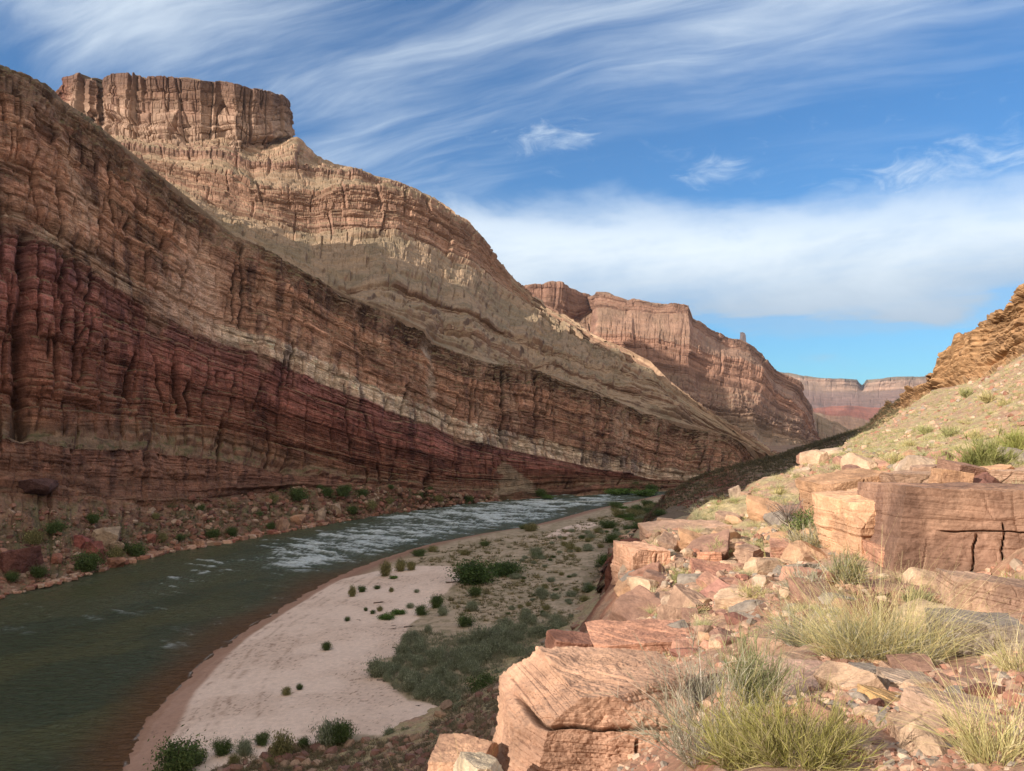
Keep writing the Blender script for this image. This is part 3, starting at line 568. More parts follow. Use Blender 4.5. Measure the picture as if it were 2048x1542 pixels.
def ground(x, y):
    x = np.atleast_1d(np.asarray(x, float)); y = np.atleast_1d(np.asarray(y, float))
    return hN(x, y) + nearbump(x, y)
def nearhill():
    na, nr = 900, 820
    th = np.linspace(R(-88), R(80), na); rr = np.geomspace(1.0, 222, nr)
    A, Rr = np.meshgrid(th, rr); X = Rr * np.sin(A); Y = Rr * np.cos(A)
    Z = ground(X.ravel(), Y.ravel()).reshape(X.shape)
    Z += np.clip(Rr / 30, .15, 1) * .25 * fbm(X / 1.2, Y / 1.2, 0, 3, 703, .6)
    V = np.stack([X, Y, Z], -1)
    n1 = fbm(X / 1.1, Y / 1.1, 0, 5, 710, .65); n2 = fbm(X / 7, Y / 7, 0, 4, 711, .6)
    dirt = np.broadcast_to(np.array((.36, .235, .165)), V.shape)
    c = lerp3(dirt, (.30, .17, .115), sstep(n1, .0, .35)); 
    gm = sstep(n1 + .7 * n2, -.25, .2) * sstep(Rr, 14, 34)
    c = lerp3(c, (.38, .325, .185), gm * .8)
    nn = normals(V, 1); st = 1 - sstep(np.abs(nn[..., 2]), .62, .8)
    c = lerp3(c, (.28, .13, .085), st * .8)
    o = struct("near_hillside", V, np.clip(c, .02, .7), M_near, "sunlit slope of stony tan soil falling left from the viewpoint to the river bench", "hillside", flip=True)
nearhill()

# ------------------------------------------------------------------ setting: beach, bench, river
BANK = [(250, 1575), (262, 1500), (300, 1440), (338, 1395), (385, 1345), (430, 1306), (500, 1255), (570, 1213), (640, 1172), (700, 1142), (780, 1112), (860, 1088), (960, 1068), (1060, 1052), (1110, 1040), (1180, 1020), (1240, 1008), (1320, 990)]
bk = np.array([Pz(a, b, 0.0) for a, b in BANK]); bk = bk[np.argsort(bk[:, 1])]
bk = np.vstack([[[-30, 20, 0], [-34, 50, 0]], bk, [[110, 400, 0], [150, 480, 0]]])
ft = np.array([(-30, 45), (-22, 62), (-14, 73), (-3, 80), (5, 95), (15, 135), (24, 189), (40, 249), (67, 325), (110, 385), (150, 460)], float)
def xb(y): return np.interp(y, bk[:, 1], bk[:, 0])
def xf(y): return np.interp(y, ft[:, 1], ft[:, 0])
def hF(x, y):
    d = x - xb(y); e = x - xf(y)
    z = np.where(d < 0, np.maximum(d * .16, -3), 0.0)
    dp = np.maximum(d, 0); z = z + 1.0 * (1 - np.exp(-dp / 7.0)) * 1.0 + .028 * dp
    ep = np.maximum(e, 0); z = z + 4.0 * (1 - np.exp(-ep / 8.0)) * sstep(ep, 0, 8)
    dune = .35 * fbm(x / 14, y / 14, 0, 3, 801) * sstep(d, 4, 14) + .10 * fbm(x / 3, y / 3, 0, 3, 802, .6) * sstep(d, 16, 26)
    return z + dune
SANDPX = [(200, 1600), (262, 1500), (338, 1395), (430, 1306), (570, 1213), (655, 1158), (740, 1140), (800, 1130), (900, 1138), (925, 1165), (880, 1200), (850, 1232), (810, 1262), (830, 1290), (800, 1310), (745, 1335), (735, 1352), (790, 1385), (815, 1412), (880, 1425), (850, 1455), (770, 1478), (700, 1478), (640, 1490), (590, 1492), (520, 1512), (470, 1542), (420, 1600)]
SANDW = np.array([Pz(a, b, 1.2)[:2] for a, b in SANDPX])
SAND2 = np.array([Pz(a, b, 1.5)[:2] for a, b in ((1090, 1075), (1130, 1052), (1180, 1045), (1200, 1052), (1150, 1068), (1110, 1085))])
def inpoly(x, y, poly):
    ins = np.zeros(np.shape(x), bool); n = len(poly)
    for i in range(n):
        x0, y0 = poly[i]; x1, y1 = poly[(i + 1) % n]
        c = ((y0 > y) != (y1 > y)) & (x < (x1 - x0) * (y - y0) / (y1 - y0 + 1e-12) + x0); ins ^= c
    return ins
M_sand = surface_mat("sand_and_bench", 1.5, 0.12, 0.45, 0.06, grain=1.6)
def floor():
    n, m = 900, 760
    ys = np.geomspace(38, 470, n); t = np.linspace(0, 1, m)
    Y = np.repeat(ys[:, None], m, 1); X = xb(Y) - 14 + t[None] * (xf(Y) + 34 - xb(Y) + 14)
    Z = hF(X, Y); d = X - xb(Y)
    wx = X + 1.1 * fbm(X / 5, Y / 5, 0, 4, 811, .6); wy = Y + 1.6 * fbm(X / 5, Y / 5, 7, 4, 812, .6)
    sand = (inpoly(wx, wy, SANDW) | inpoly(wx, wy, SAND2)).astype(float)
    for _ in range(2): sand[1:-1, 1:-1] = (sand[:-2, 1:-1] + sand[2:, 1:-1] + sand[1:-1, :-2] + sand[1:-1, 2:] + sand[1:-1, 1:-1]) / 5
    n1 = fbm(X / 1.0, Y / 1.0, 0, 4, 813, .6); n2 = fbm(X / 8, Y / 8, 0, 4, 814, .6)
    Z = Z + (1 - sand) * sstep(d, 3, 8) * .12 * n1 + sand * .05 * fbm(X / .8, Y / .8, 0, 4, 815, .65)
    bench = lerp3(np.broadcast_to(np.array((.42, .325, .235)), X.shape + (3,)), (.27, .22, .14), sstep(n1 + .6 * n2, -.15, .25))
    bench = lerp3(bench, (.38, .30, .22), sstep(n2, .12, .4) * .6)
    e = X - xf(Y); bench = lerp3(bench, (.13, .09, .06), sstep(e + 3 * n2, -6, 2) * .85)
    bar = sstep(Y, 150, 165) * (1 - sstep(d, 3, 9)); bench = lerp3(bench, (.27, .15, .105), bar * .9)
    sandc = lerp3(np.broadcast_to(np.array((.72, .56, .46)), X.shape + (3,)), (.64, .485, .39), sstep(n2, -.2, .4))
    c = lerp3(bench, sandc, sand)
    wetw = 1.9 + 1.6 * (1 - sstep(Y, 70, 120)) + .5 * n2
    wet = 1 - sstep(d, wetw, wetw + .9)
    c = lerp3(c, (.33, .19, .135), wet * .85)
    for q_, wd in ((3.4, .25), (5.2, .4), (8.5, .3)):
        ln = sand * np.exp(-((d - wetw - q_ - .8 * fbm(Y / 9, X / 9, q_, 3, 820)) / wd) ** 2) * sstep(n1 + .5 * n2, -.1, .3); c = lerp3(c, (.36, .25, .19), ln * .55)
    pb = sand * sstep(fbm(X / .35, Y / .35, 0, 3, 821, .7), .30, .45) * sstep(n2 + .4 * n1, -.05, .3); c = lerp3(c, (.24, .16, .12), pb * .8)
    dk = sand * np.exp(-((d - wetw - 1.4) / .35) ** 2) * sstep(n1, 0, .3) * .6; c = lerp3(c, (.28, .17, .13), dk)
    c = lerp3(c, (.20, .10, .055), 1 - sstep(d, -1.2, .3))
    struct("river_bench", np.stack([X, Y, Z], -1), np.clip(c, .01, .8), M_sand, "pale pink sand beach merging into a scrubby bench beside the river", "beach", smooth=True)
floor()

def river():
    n, m = 1000, 620
    ys = np.geomspace(36, 500, n); t = np.linspace(0, 1, m)
    lb = np.array([(-140, 30), (-118, 100), (-98, 140), (-95, 165), (-86, 200), (-70, 245), (-45, 285), (0, 340), (40, 365), (90, 385), (150, 395), (300, 400)], float)
    Y = np.repeat(ys[:, None], m, 1)
    xl = np.interp(Y, lb[:, 1], lb[:, 0]) - 16; xl = np.where(Y > 385, 20, xl)
    xr = xb(Y) + 5; xr = np.where(Y > 330, 220, xr)
    X = xl + t[None] * (xr - xl)
    # flow coordinates: along the channel and across it
    al = .5 * X + .87 * Y; ac = .87 * X - .5 * Y
    px, py = proj(np.stack([X, Y, 0 * X], -1))
    def reg(cx, cy, sx, sy, rot=-.2):
        a = px - cx; b = py - cy; b = b - rot * a; return np.exp(-(a / sx) ** 2 - (b / sy) ** 2)
    rap = .5 * reg(880, 1050, 330, 30, -.17) + reg(640, 1098, 120, 28, -.2) + .95 * reg(930, 1030, 150, 20, -.1) + .8 * reg(1150, 1003, 120, 8, -.08) + .55 * reg(350, 1165, 110, 22, -.3) + .7 * reg(1060, 1038, 80, 7, -.1) + .35 * reg(780, 1080, 200, 30, -.22) + .2 * reg(450, 1230, 250, 45, -.5)
    rap = np.clip(rap + .17 * sstep(fbm(al / 16, ac / 7, 5, 3, 908), .0, .3) * sstep(Y, 95, 130), 0, 1)
    w = fbm(al / 2.6, ac / 8.5, 0, 5, 901, .62); wf = fbm(al / .9, ac / 2.2, 3, 4, 902, .65)
    big = fbm(al / 22, ac / 9, 0, 3, 903)
    Z = -.02 + (.16 + .85 * rap) * w + (.10 + .22 * rap) * wf
    crest = sstep(w + .35 * wf + .3 * big, .40 - .46 * rap, .80 - .40 * rap)
    foam = np.clip(crest * sstep(rap, .06, .5) + .5 * sstep(rap, .5, 1) * sstep(wf + .5 * w, .0, .4), 0, 1)
    line = np.exp(-((X - xb(Y) + .15 + .5 * fbm(Y / 9, X * 0, 0, 3, 905)) / .14) ** 2) * sstep(fbm(Y / 3, 0 * Y, 0, 3, 906), -.2, .2) * (Y < 150)
    foam = np.maximum(foam, line * .35)
    shal = 1 - sstep(xb(Y) - X, .5, 10 + 5 * fbm(Y / 20, X * 0, 1, 2, 907)); shal = shal * (1 - sstep(Y, 150, 210))
    deep = np.array((.080, .090, .042)); red = np.array((.13, .062, .026))
    c = lerp3(np.broadcast_to(deep, X.shape + (3,)), (.050, .070, .038), sstep(big, -.2, .3)); c = lerp3(c, red, shal * .9)
    c = lerp3(c, (.085, .115, .095), np.clip(rap * .8, 0, 1))
    mt = bpy.data.materials.new("river_water"); mt.use_nodes = True; nt = mt.node_tree; L = nt.links; b = nt.nodes['Principled BSDF']
    at = nt.nodes.new('ShaderNodeAttribute'); at.attribute_name = "Col"; fo = nt.nodes.new('ShaderNodeAttribute'); fo.attribute_name = "foam"
    tc = nt.nodes.new('ShaderNodeTexCoord'); mp = nt.nodes.new('ShaderNodeMapping'); mp.inputs['Rotation'].default_value = (0, 0, R(30)); mp.inputs['Scale'].default_value = (.45, 1.25, 1)
    L.new(tc.outputs['Object'], mp.inputs[0])
    n1 = nt.nodes.new('ShaderNodeTexNoise'); n1.inputs['Scale'].default_value = 1.0; n1.inputs['Detail'].default_value = 6; n1.inputs['Roughness'].default_value = .6; n1.inputs['Distortion'].default_value = .6; L.new(mp.outputs[0], n1.inputs['Vector'])
    fn = nt.nodes.new('ShaderNodeTexNoise'); fn.inputs['Scale'].default_value = 2.6; fn.inputs['Detail'].default_value = 8; fn.inputs['Roughness'].default_value = .7; L.new(mp.outputs[0], fn.inputs['Vector'])
    ml = nt.nodes.new('ShaderNodeMapRange'); L.new(fn.outputs[0], ml.inputs[0]); ml.inputs[1].default_value = .32; ml.inputs[2].default_value = .62; ml.inputs[3].default_value = .25; ml.inputs[4].default_value = 1.15
    mm = nt.nodes.new('ShaderNodeMath'); mm.operation = 'MULTIPLY'; mm.use_clamp = True; L.new(fo.outputs['Fac'], mm.inputs[0]); L.new(ml.outputs[0], mm.inputs[1])
    mx = nt.nodes.new('ShaderNodeMix'); mx.data_type = 'RGBA'; L.new(mm.outputs[0], mx.inputs[0]); L.new(at.outputs['Color'], mx.inputs['A']); mx.inputs['B'].default_value = (.70, .78, .80, 1)
    L.new(mx.outputs['Result'], b.inputs['Base Color'])
    rr = nt.nodes.new('ShaderNodeMapRange'); L.new(mm.outputs[0], rr.inputs[0]); rr.inputs[3].default_value = .12; rr.inputs[4].default_value = .7; L.new(rr.outputs[0], b.inputs['Roughness'])
    b.inputs['IOR'].default_value = 1.33
    bp = nt.nodes.new('ShaderNodeBump'); bp.inputs['Strength'].default_value = 1.0; bp.inputs['Distance'].default_value = 1.1; L.new(n1.outputs[0], bp.inputs['Height']); L.new(bp.outputs[0], b.inputs['Normal'])
    struct("river", np.stack([X, Y, Z], -1), np.clip(c, 0, 1), mt, "olive brown river with white rapids running between the wall and the beach", "river", smooth=True, attrs={"foam": foam})
river()

# ------------------------------------------------------------------ setting: canyon rim behind the viewer's left, whose shade fills the gorge, and an added shade ridge
M_rim = M_slope
def ridge(name, label, T, Lw, w0, w1, n, ends, seed, jag=1.0, cap=False):
    """rock rim whose brink throws its shade line through the points T"""
    t = math.tan(SUN_EL); s = SH; w_ = np.array([-s[1], s[0]])
    T = np.array(T, float); wv = T[:, :2] @ w_; lv = T[:, :2] @ s
    Rv = T[:, 2] + t * (Lw(wv) - lv)
    o = np.argsort(wv); wv = wv[o]; Rv = Rv[o]
    ww = np.linspace(w0, w1, n); Rz = np.interp(ww, np.r_[w0, wv, w1], np.r_[Rv[0] + ends[0], Rv, Rv[-1] + ends[1]])
    if cap:      # keep the brink lower than the skyline in front of it
        b = ww[:, None] * w_ + Lw(ww)[:, None] * s; bx = W0 / 2 + F * b[:, 0] / np.maximum(b[:, 1], 1)
        lim = np.interp(bx, [100, 200, 400, 500, 560, 580, 600, 640, 720, 830, 930], [200, 180, 166, 182, 200, 222, 320, 335, 360, 405, 470]); Rz = np.minimum(Rz, CZ + (850 - lim) / F * b[:, 1] - 12)
    Rz = Rz + jag * 2.5 * fbm(ww / 30, ww * 0, 0, 4, 950 + seed, .6) * np.where((ww > -80), .1, 1.6)
    prof = [(-34, -.0, 50, 1), (-12, .5, 40, .9), (0, 1, 14, .4), (60, .93, 10, 0), (260, .6, 1, 0)]   # metres behind the brink, height fraction
    V = []; S = []
    for i in range(len(prof) - 1):
        for k in range(prof[i][2]):
            f = k / prof[i][2]; dd = prof[i][0] * (1 - f) + prof[i + 1][0] * f; hh = prof[i][1] * (1 - f) + prof[i + 1][1] * f
            l = Lw(ww) + dd; xy = ww[:, None] * w_ + l[:, None] * s; V.append(np.c_[xy, Rz * hh - 8 * (1 - hh)]); S.append(np.full(len(ww), 130 * (1 - hh)))
    V = np.array(V); S = np.array(S); U = ww[None] + 0 * S
    amp = sstep(S, 3, 20); n0 = outward(V, normals(V, 6)); d = amp * (7 * (blocks(U, S, 961, 14, 22) - .6) + 3 * (blocks(U, S, 962, 4, 6) - .6))
    V = V + n0 * d[..., None]
    c = ramp(S, [(0, (.3, .2, .13)), (40, (.33, .2, .13)), (90, (.2, .09, .07)), (130, (.2, .1, .07))]) * (1 + .4 * fbm(U / 60, S / 3, 0, 3, 963))[..., None]
    struct(name, V, c, M_rim, label, "cliff")
ridge("canyon_rim", "near rim of the canyon beyond the left edge whose shade lies over the river",
      [(2, 6, 26.3), P(1290, 1085, 24), P(1400, 1040, 36), P(1500, 985, 55), P(1640, 912, 100), (98, 250, 27), (127, 285, 34),
       P(1340, 775, 520), P(1240, 706, 580), P(1190, 678, 615), P(1060, 672, 610), P(1000, 640, 600), P(930, 585, 600), P(850, 530, 620), P(700, 474, 630), P(540, 450, 605), P(430, 425, 600), P(380, 470, 560), P(300, 470, 560)],
      lambda w: np.interp(w, [-1100, -600, -480, -250, 100, 400], [60, 60, 60, 150, 230, 300]), -800, 420, 500, (-60, -60), 0)
ridge("shade_ridge", "unseen ridge added behind the butte to shade the foot of the far butte",  # made-up ridge out of sight, placed only to cast this shade
      [P(1640, 850, 1850), P(1600, 808, 1750), P(1480, 765, 1640), P(1400, 720, 1610), P(1345, 690, 1600), P(1280, 712, 1590), P(1220, 720, 1580)],
      lambda w: -300 + 0 * w, -1450, -960, 260, (-140, -200), 3, .6, True)
def basement():
    # ground sheet under everything out to the horizon
    th = np.linspace(0, 2 * math.pi, 73); rr = np.array([0.0, 300, 2000, 20000])
    A, Q = np.meshgrid(th, rr); V = np.stack([Q * np.sin(A), Q * np.cos(A), np.full(A.shape, -6.0)], -1)
    struct("ground", V, np.broadcast_to(np.array((.28, .18, .12)), V.shape).copy(), M_far, "bare reddish desert ground reaching to the horizon", "ground", flip=True)
basement()
# ================================================================== objects
def raymarch(px, py, hf, y0=1.5, y1=260, n=420):
    """where the sight line through a photo point meets a height field"""
    px = np.atleast_1d(np.asarray(px, float)); py = np.atleast_1d(np.asarray(py, float))
    ys = np.geomspace(y0, y1, n); p = P(px[:, None], py[:, None], ys[None])
    h = hf(p[..., 0].ravel(), p[..., 1].ravel()).reshape(p.shape[:2])
    below = p[..., 2] < h; i = np.argmax(below, 1); ok = below.any(1) & (i > 0)
    i = np.maximum(i, 1); r = np.arange(len(px)); d0 = p[r, i - 1, 2] - h[r, i - 1]; d1 = h[r, i] - p[r, i, 2]
    f = (d0 / (d0 + d1 + 1e-9))[:, None]; q = p[r, i - 1] * (1 - f) + p[r, i] * f
    q[:, 2] = hf(q[:, 0], q[:, 1])
    return q, ok
def onbench(px, py):
    q, ok = raymarch(px, py, hF, 45, 460, 300); return q, ok
def surface_of(name, s=3):
    me = bpy.data.objects[name].data; v = np.empty(len(me.vertices) * 3, np.float32); me.vertices.foreach_get("co", v); v = v.reshape(-1, 3)[::s]
    a, b = proj(v); return v, a, b
_SURF = {}
def on(name, px, py):
    if name not in _SURF: _SURF[name] = surface_of(name)
    v, a, b = _SURF[name]; d = (a - px) ** 2 + (b - py) ** 2; c = np.where(d < d.min() + 9)[0]
    return v[c[np.argmin(v[c, 1])]].astype(float)

# ---- rock builder: convex block cut by planes, bedded and cracked
def cube_dirs(res):
    t = np.linspace(-1, 1, res + 1); a, b = np.meshgrid(t, t); o = np.ones_like(a); fs = []
    for ax in range(3):
        for sg in (-1, 1):
            v = [None] * 3; v[ax] = o * sg; v[(ax + 1) % 3] = a * sg; v[(ax + 2) % 3] = b; fs.append(np.stack(v, -1))
    V = np.array(fs); q = grid_quads(res + 1, res + 1); Q = np.concatenate([q + k * (res + 1) ** 2 for k in range(6)])
    return V.reshape(-1, 3), Q
def rock_geo(seed, dims, res=20, boxy=.6, ncut=9, bed=.0, bedamp=.03, rough=.05, cracks=(), planes=(), blk=()):
    rs = np.random.RandomState(seed); V, Q = cube_dirs(res); d = V / np.linalg.norm(V, axis=1, keepdims=True)
    pl = []
    for ax in range(3):
        for sg in (-1, 1):
            n = np.zeros(3); n[ax] = sg; n += rs.randn(3) * .10 * (1.5 - boxy); pl.append((n / np.linalg.norm(n), .72 + .2 * rs.rand()))
    for _ in range(ncut):
        n = rs.randn(3); n /= np.linalg.norm(n); pl.append((n, (.58 + .47 * boxy) + .30 * rs.rand()))
    for n, k in planes: pl.append((np.array(n, float) / np.linalg.norm(n), k))
    r = np.full(len(d), 9.0)
    for n, k in pl:
        c = d @ n; r = np.minimum(r, np.where(c > .05, k / np.maximum(c, .05), 9))
    V = d * r[:, None] * (np.array(dims) / 2) / .82
    D = np.array(dims); L = float(D.max())
    o = seed * 3.1; x, y, z = V[:, 0], V[:, 1], V[:, 2]
    disp = rough * L * (.5 * fbm(x / L * 2.2 + o, y / L * 2.2, z / L * 2.2, 3, seed) + .35 * fbm(x / L * 7 + o, y / L * 7, z / L * 9, 4, seed + 9, .6) + .16 * fbm(x / L * 26 + o, y / L * 26, z / L * 34, 3, seed + 19, .6))
    bn = 0
    if bed > 0:
        zz = z + bed * .8 * fbm(x / L * 2, y / L * 2, o, 3, seed + 3) + .08 * x
        bn = fbm(zz / bed, x / L * 1.2 + y / L, z * 0 + o, 3, seed + 4, .65); disp = disp + .35 * bedamp * L * np.tanh(bn * 3) * sstep(fbm(x / L * 3, y / L * 3, z / L * 3 + o, 2, seed + 5), -.3, .2); bn = bn * .5
    for bt_, bw_, ba_ in blk: disp = disp + ba_ * (blocks(x + .83 * y, z + .05 * x, seed + int(bw_ * 100), bt_, bw_, .07, .5) - .5)
    crk = np.zeros(len(V))
    for (cx, lean, z0, z1, w, axis) in cracks:        # cracks given in fractions of the block
        h = (x / D[0] if axis == 0 else y / D[1]) if axis < 2 else z / D[2]; t = z / D[2] if axis < 2 else x / D[0]
        wig = .03 * fbm(t * 5 + cx * 9, t * 0, 0, 3, seed + 71); k = np.exp(-((h - cx - lean * t - wig) / (w / D[min(axis, 2) if axis != 2 else 2])) ** 2)
        crk = np.maximum(crk, k * sstep(t, z0, z0 + .04) * (1 - sstep(t, z1 - .04, z1)))
    V = V + d * (disp - crk * .085 * min(D))[:, None]
    return V, Q, bn, crk, d
def rock_col(V, d, base, seed, L, varn=.4, dark=(.42, .38, .42), bn=0):
    o = seed * 1.7; n = fbm(V[:, 0] / L * 3 + o, V[:, 1] / L * 3, V[:, 2] / L * 4, 4, seed + 20, .6); n2 = fbm(V[:, 0] / L * 1.3 + o, V[:, 1] / L * 1.3, V[:, 2] / L * 1.5, 4, seed + 30, .6)
    c = np.array(base)[None] * (1 + .35 * n + .10 * np.asarray(bn))[:, None]
    c = lerp3(c, c * np.array(dark), sstep(n2, .02, .35) * varn)
    st = fbm(V[:, 0] / L * 9 + o, V[:, 1] / L * 9, V[:, 2] / L * 1.6, 3, seed + 40, .6); c = lerp3(c, c * np.array(dark) * 1.1, sstep(st + .4 * n2, .08, .35) * varn * .8)
    c = lerp3(c, np.array(base) * np.array((1.22, 1.2, 1.15)), sstep(-n2, .05, .35) * .5)
    return np.clip(c, .01, .8)
M_rock = surface_mat("weathered_sandstone", 3.0, 0.24, 0.6, 0.03, bed=.8)
M_rockbig = surface_mat("ledge_sandstone", 2.0, 0.24, 0.8, 0.05, bed=.22, bedf=4)
def rot(rz=0, rx=0, ry=0):
    from mathutils import Euler
    return np.array(Euler((rx, ry, rz)).to_matrix())
TAN = (.39, .265, .19); PINK = (.35, .205, .15); RED = (.22, .11, .085); PALE = (.45, .35, .265); ORG = (.42, .26, .16); GREY = (.28, .24, .20); DARK = (.26, .16, .12)
def hero(name, label, cat, px, py, Y, w, h, dep, rz=0, rx=0, ry=0, seed=1, base=TAN, res=70, boxy=1.0, ncut=5, bed=.08, bedamp=.012, rough=.05, cracks=(), varn=.4, group=None, mat=None, planes=(), blk=None):
    """px,py = photo position of the middle of its visible face, Y its distance"""
    V, Q, bn, crk, d = rock_geo(seed, (w, dep, h), res, boxy, ncut, bed, bedamp, rough, cracks, planes, blk if blk is not None else [(.30 * h, .42 * w, .10 * min(w, h, dep)), (.12 * h, .2 * w, .05 * min(w, h, dep))])
    c = rock_col(V, d, base, seed, max(w, h, dep), varn, bn=bn); c = c * (1 - .55 * crk)[:, None]
    V = V @ rot(R(rz), R(rx), R(ry)).T
    p = P(px, py, Y + dep * .35)
    o = link(name, make_mesh(name, V, Q, None, c, mat or M_rockbig), loc=p)
    return tag(o, label, cat, group)
def heroes():
    H = hero
    H("sandstone_block", "huge pale orange layered block with two dark cracks at the bottom centre of the view", "rock", 1192, 1482, 6.7, 1.48, 1.30, 1.5, 8, 0, 3, 3, (.46, .29, .20), 200, 1.0, 0, .06, .010, .075, [(.10, .10, -.5, .22, .014, 0), (.24, -.05, -.05, .34, .012, 0), (.27, .03, -.5, .5, .012, 2), (-.12, .05, -.5, .2, .01, 2)], .25, None, None, [((-.75, -.1, .75), .82), ((.3, -.5, .9), .93), ((-.9, -.5, .2), .93)], [(.16, .7, .05), (.06, .35, .03), (.03, .2, .012)])
    H("rock_slab", "flat orange slab with its undercut edge left of the huge pale block", "rock", 925, 1516, 6.9, .52, .17, .5, -14, 6, -6, 17, (.48, .30, .20), 60, .8, 8, .05, .012, .07)
    H("rock_slab", "small cream wedge of stone under the flat orange slab at the lower edge", "rock", 960, 1548, 6.0, .28, .2, .4, 25, 0, 12, 19, (.52, .43, .31), 40, .7, 9)
    # face of rock on the right
    H("rock_outcrop", "broad grey brown rock face with a long vertical crack at the right edge", "rock", 2040, 1080, 15.1, 5.3, 2.3, 2.6, -8, -4, 0, 5, (.37, .235, .165), 230, 1.15, 2, .10, .010, .04, [(-.08, .06, -.3, .5, .014, 0), (-.27, .10, -.5, .1, .014, 0), (.10, -.10, -.5, .0, .012, 0), (.25, .05, -.5, .5, .014, 0), (-.17, .05, -.5, .2, .012, 0), (.12, .02, -.4, .5, .01, 2)], .5, None, None, (), [(1.1, 1.6, .14), (.35, .9, .07)])
    H("rock_outcrop", "orange tan rock block left of the broad cracked rock face", "rock", 1735, 1062, 16.8, 1.45, 1.7, 1.8, 10, 0, -3, 8, (.60, .38, .24), 110, 1.0, 5, .12, .010, .04, [(.1, .1, -.5, .5, .02, 0), (-.1, 0, -.5, .5, .015, 2)], .3)
    H("rock_outcrop", "pinkish block with a dark overhang under the rock face", "rock", 1800, 1138, 15.6, 1.4, .8, 1.4, -8, 0, 6, 9, (.50, .28, .19), 90, 1.0, 5, .08, .012, .05, [(.0, .1, -.5, .5, .02, 0)], .3)
    H("rock_outcrop", "rounded rusty orange outcrop at the left of the rock face top", "rock", 1690, 985, 22, 1.9, 1.0, 1.8, 5, 0, -12, 14, ORG, 100, .8, 7, .10, .015, .06, [(.0, .2, -.5, .5, .02, 0)], .35)
    H("rock_outcrop", "dark red rock split by a curved crack above the small bare tree", "rock", 1655, 990, 25, 1.5, .8, 1.5, -10, 5, -8, 21, RED, 80, .8, 6, .12, .02, .06, [(-.1, .2, -.5, .5, .04, 0)], .3)
    H("rock_ledge", "long flat ledge of pale cracked stone along the top of the rock face", "rock", 1905, 965, 20.5, 4.0, .55, 3.0, -8, -3, -2, 23, TAN, 150, 1.0, 6, .07, .012, .06, [(x, .1, -.5, .5, .02, 0) for x in (-.33, -.18, .02, .15, .33)], .4)
    H("rock_slab", "dark brown slab tilted up on the ledge above the rock face", "rock", 1925, 940, 20, .95, .28, .8, 20, 8, 8, 25, DARK, 50, .9)
    H("boulder", "orange brown boulder with pale front just under the dark tilted slab", "rock", 1905, 958, 19.2, .75, .42, .7, -12, 0, 5, 26, ORG, 50, .9)
    # cliff edge blocks above the river bench
    H("rock_outcrop", "bright smooth pale pink ledge block at the brink of the slope", "rock", 1362, 1083, 25, 2.5, 1.0, 2.2, 0, 0, -5, 31, (.47, .31, .22), 110, .95, 5, .2, .008, .045, [(-.25, .1, -.5, .5, .03, 0), (.18, .1, -.5, .5, .02, 0)], .15)
    H("rock_outcrop", "stack of tan jointed blocks at the drop, left end of the terrace", "rock", 1282, 1140, 19.6, .95, 1.15, 1.5, 12, 0, 4, 33, (.55, .34, .235), 110, 1.0, 6, .16, .02, .06, [(.05, .2, -.5, .5, .03, 0), (-.2, .0, -.5, .5, .02, 2), (.1, .05, -.5, .5, .02, 2)], .35)
    H("rock_outcrop", "greyish tan pillar block below the stack at the drop", "rock", 1278, 1195, 18.0, .72, 1.1, 1.2, -10, 0, -4, 35, (.47, .31, .22), 100, 1.0, 6, .16, .015, .05, [(.1, .1, -.5, .5, .03, 0), (.0, .1, -.5, .5, .02, 2)], .45)
    H("rock_outcrop", "dark shaded red rock face dropping to the bench behind the terrace edge", "rock", 1262, 1185, 25.5, .95, 3.2, 1.8, 20, 0, 6, 37, (.20, .085, .06), 130, .9, 6, .35, .02, .07, [(.1, .1, -.5, .5, .05, 0)], .4)  # base colour darkened to stand for shade, as the sun reaches this face
    H("rock_outcrop", "orange block with a shadowed notch in the lower terrace", "rock", 1330, 1240, 15.5, 1.15, .8, 1.1, 15, 0, 3, 39, ORG, 90, .95, 6, .12, .015, .06, [(.2, .1, -.5, .5, .03, 0)], .3)
    H("rock_slab", "reddish overhanging slab with deep shadow beneath, middle of the terrace", "rock", 1440, 1160, 17.2, 1.35, .5, 1.3, -6, 4, 6, 41, (.42, .22, .155), 80, .9, 6, .07, .015, .05, [(.2, .1, -.5, .5, .02, 0)], .4)
    H("boulder", "golden boulder with a bright left face and banded top beside the overhanging slab", "rock", 1549, 1150, 15.5, .78, .62, .7, 24, 0, 10, 43, (.55, .37, .24), 70, .75, 6, .05, .012, .04, (), .4)
    H("rock_slab", "long purplish slab sloping down to the left in the middle foreground", "rock", 1452, 1228, 12.8, 1.05, .34, 1.2, 30, 10, -24, 45, (.40, .21, .165), 80, .9, 5, .06, .010, .04, (), .3)
    H("boulder", "big squat tan boulder below the purplish slab", "rock", 1462, 1275, 11.4, .78, .52, .8, -20, 0, -8, 47, (.50, .32, .215), 80, .8, 6, .08, .01, .05, [(.2, .2, -.3, .5, .01, 0)], .4)
    H("rock_slab", "dark crumbly slab perched on the brink above the beach scrub", "rock", 1150, 1290, 12.5, .8, .26, .6, 8, 3, 6, 49, (.33, .17, .12), 60, .9, 7, .05, .02, .07)
    H("boulder", "small upright tan stone standing at the brink right of the crumbly slab", "rock", 1207, 1258, 13, .26, .24, .22, 20, 0, 0, 51, TAN, 36, .7)
    H("rock_outcrop", "low crumbling reddish bank behind the huge pale block", "rock", 1310, 1300, 11.2, 1.6, .55, 1.2, 5, 0, -4, 53, (.44, .24, .165), 100, .9, 7, .07, .02, .08, (), .4)
    # bottom right
    H("rock_slab", "wide flat pinkish slab under the tall straw grass", "rock", 1650, 1388, 5.6, .82, .26, .75, -4, 5, 4, 55, (.50, .34, .26), 110, 1.0, 5, .035, .008, .04, [(.1, .3, -.5, .5, .006, 0), (-.05, .12, -.5, .5, .006, 2)], .3)
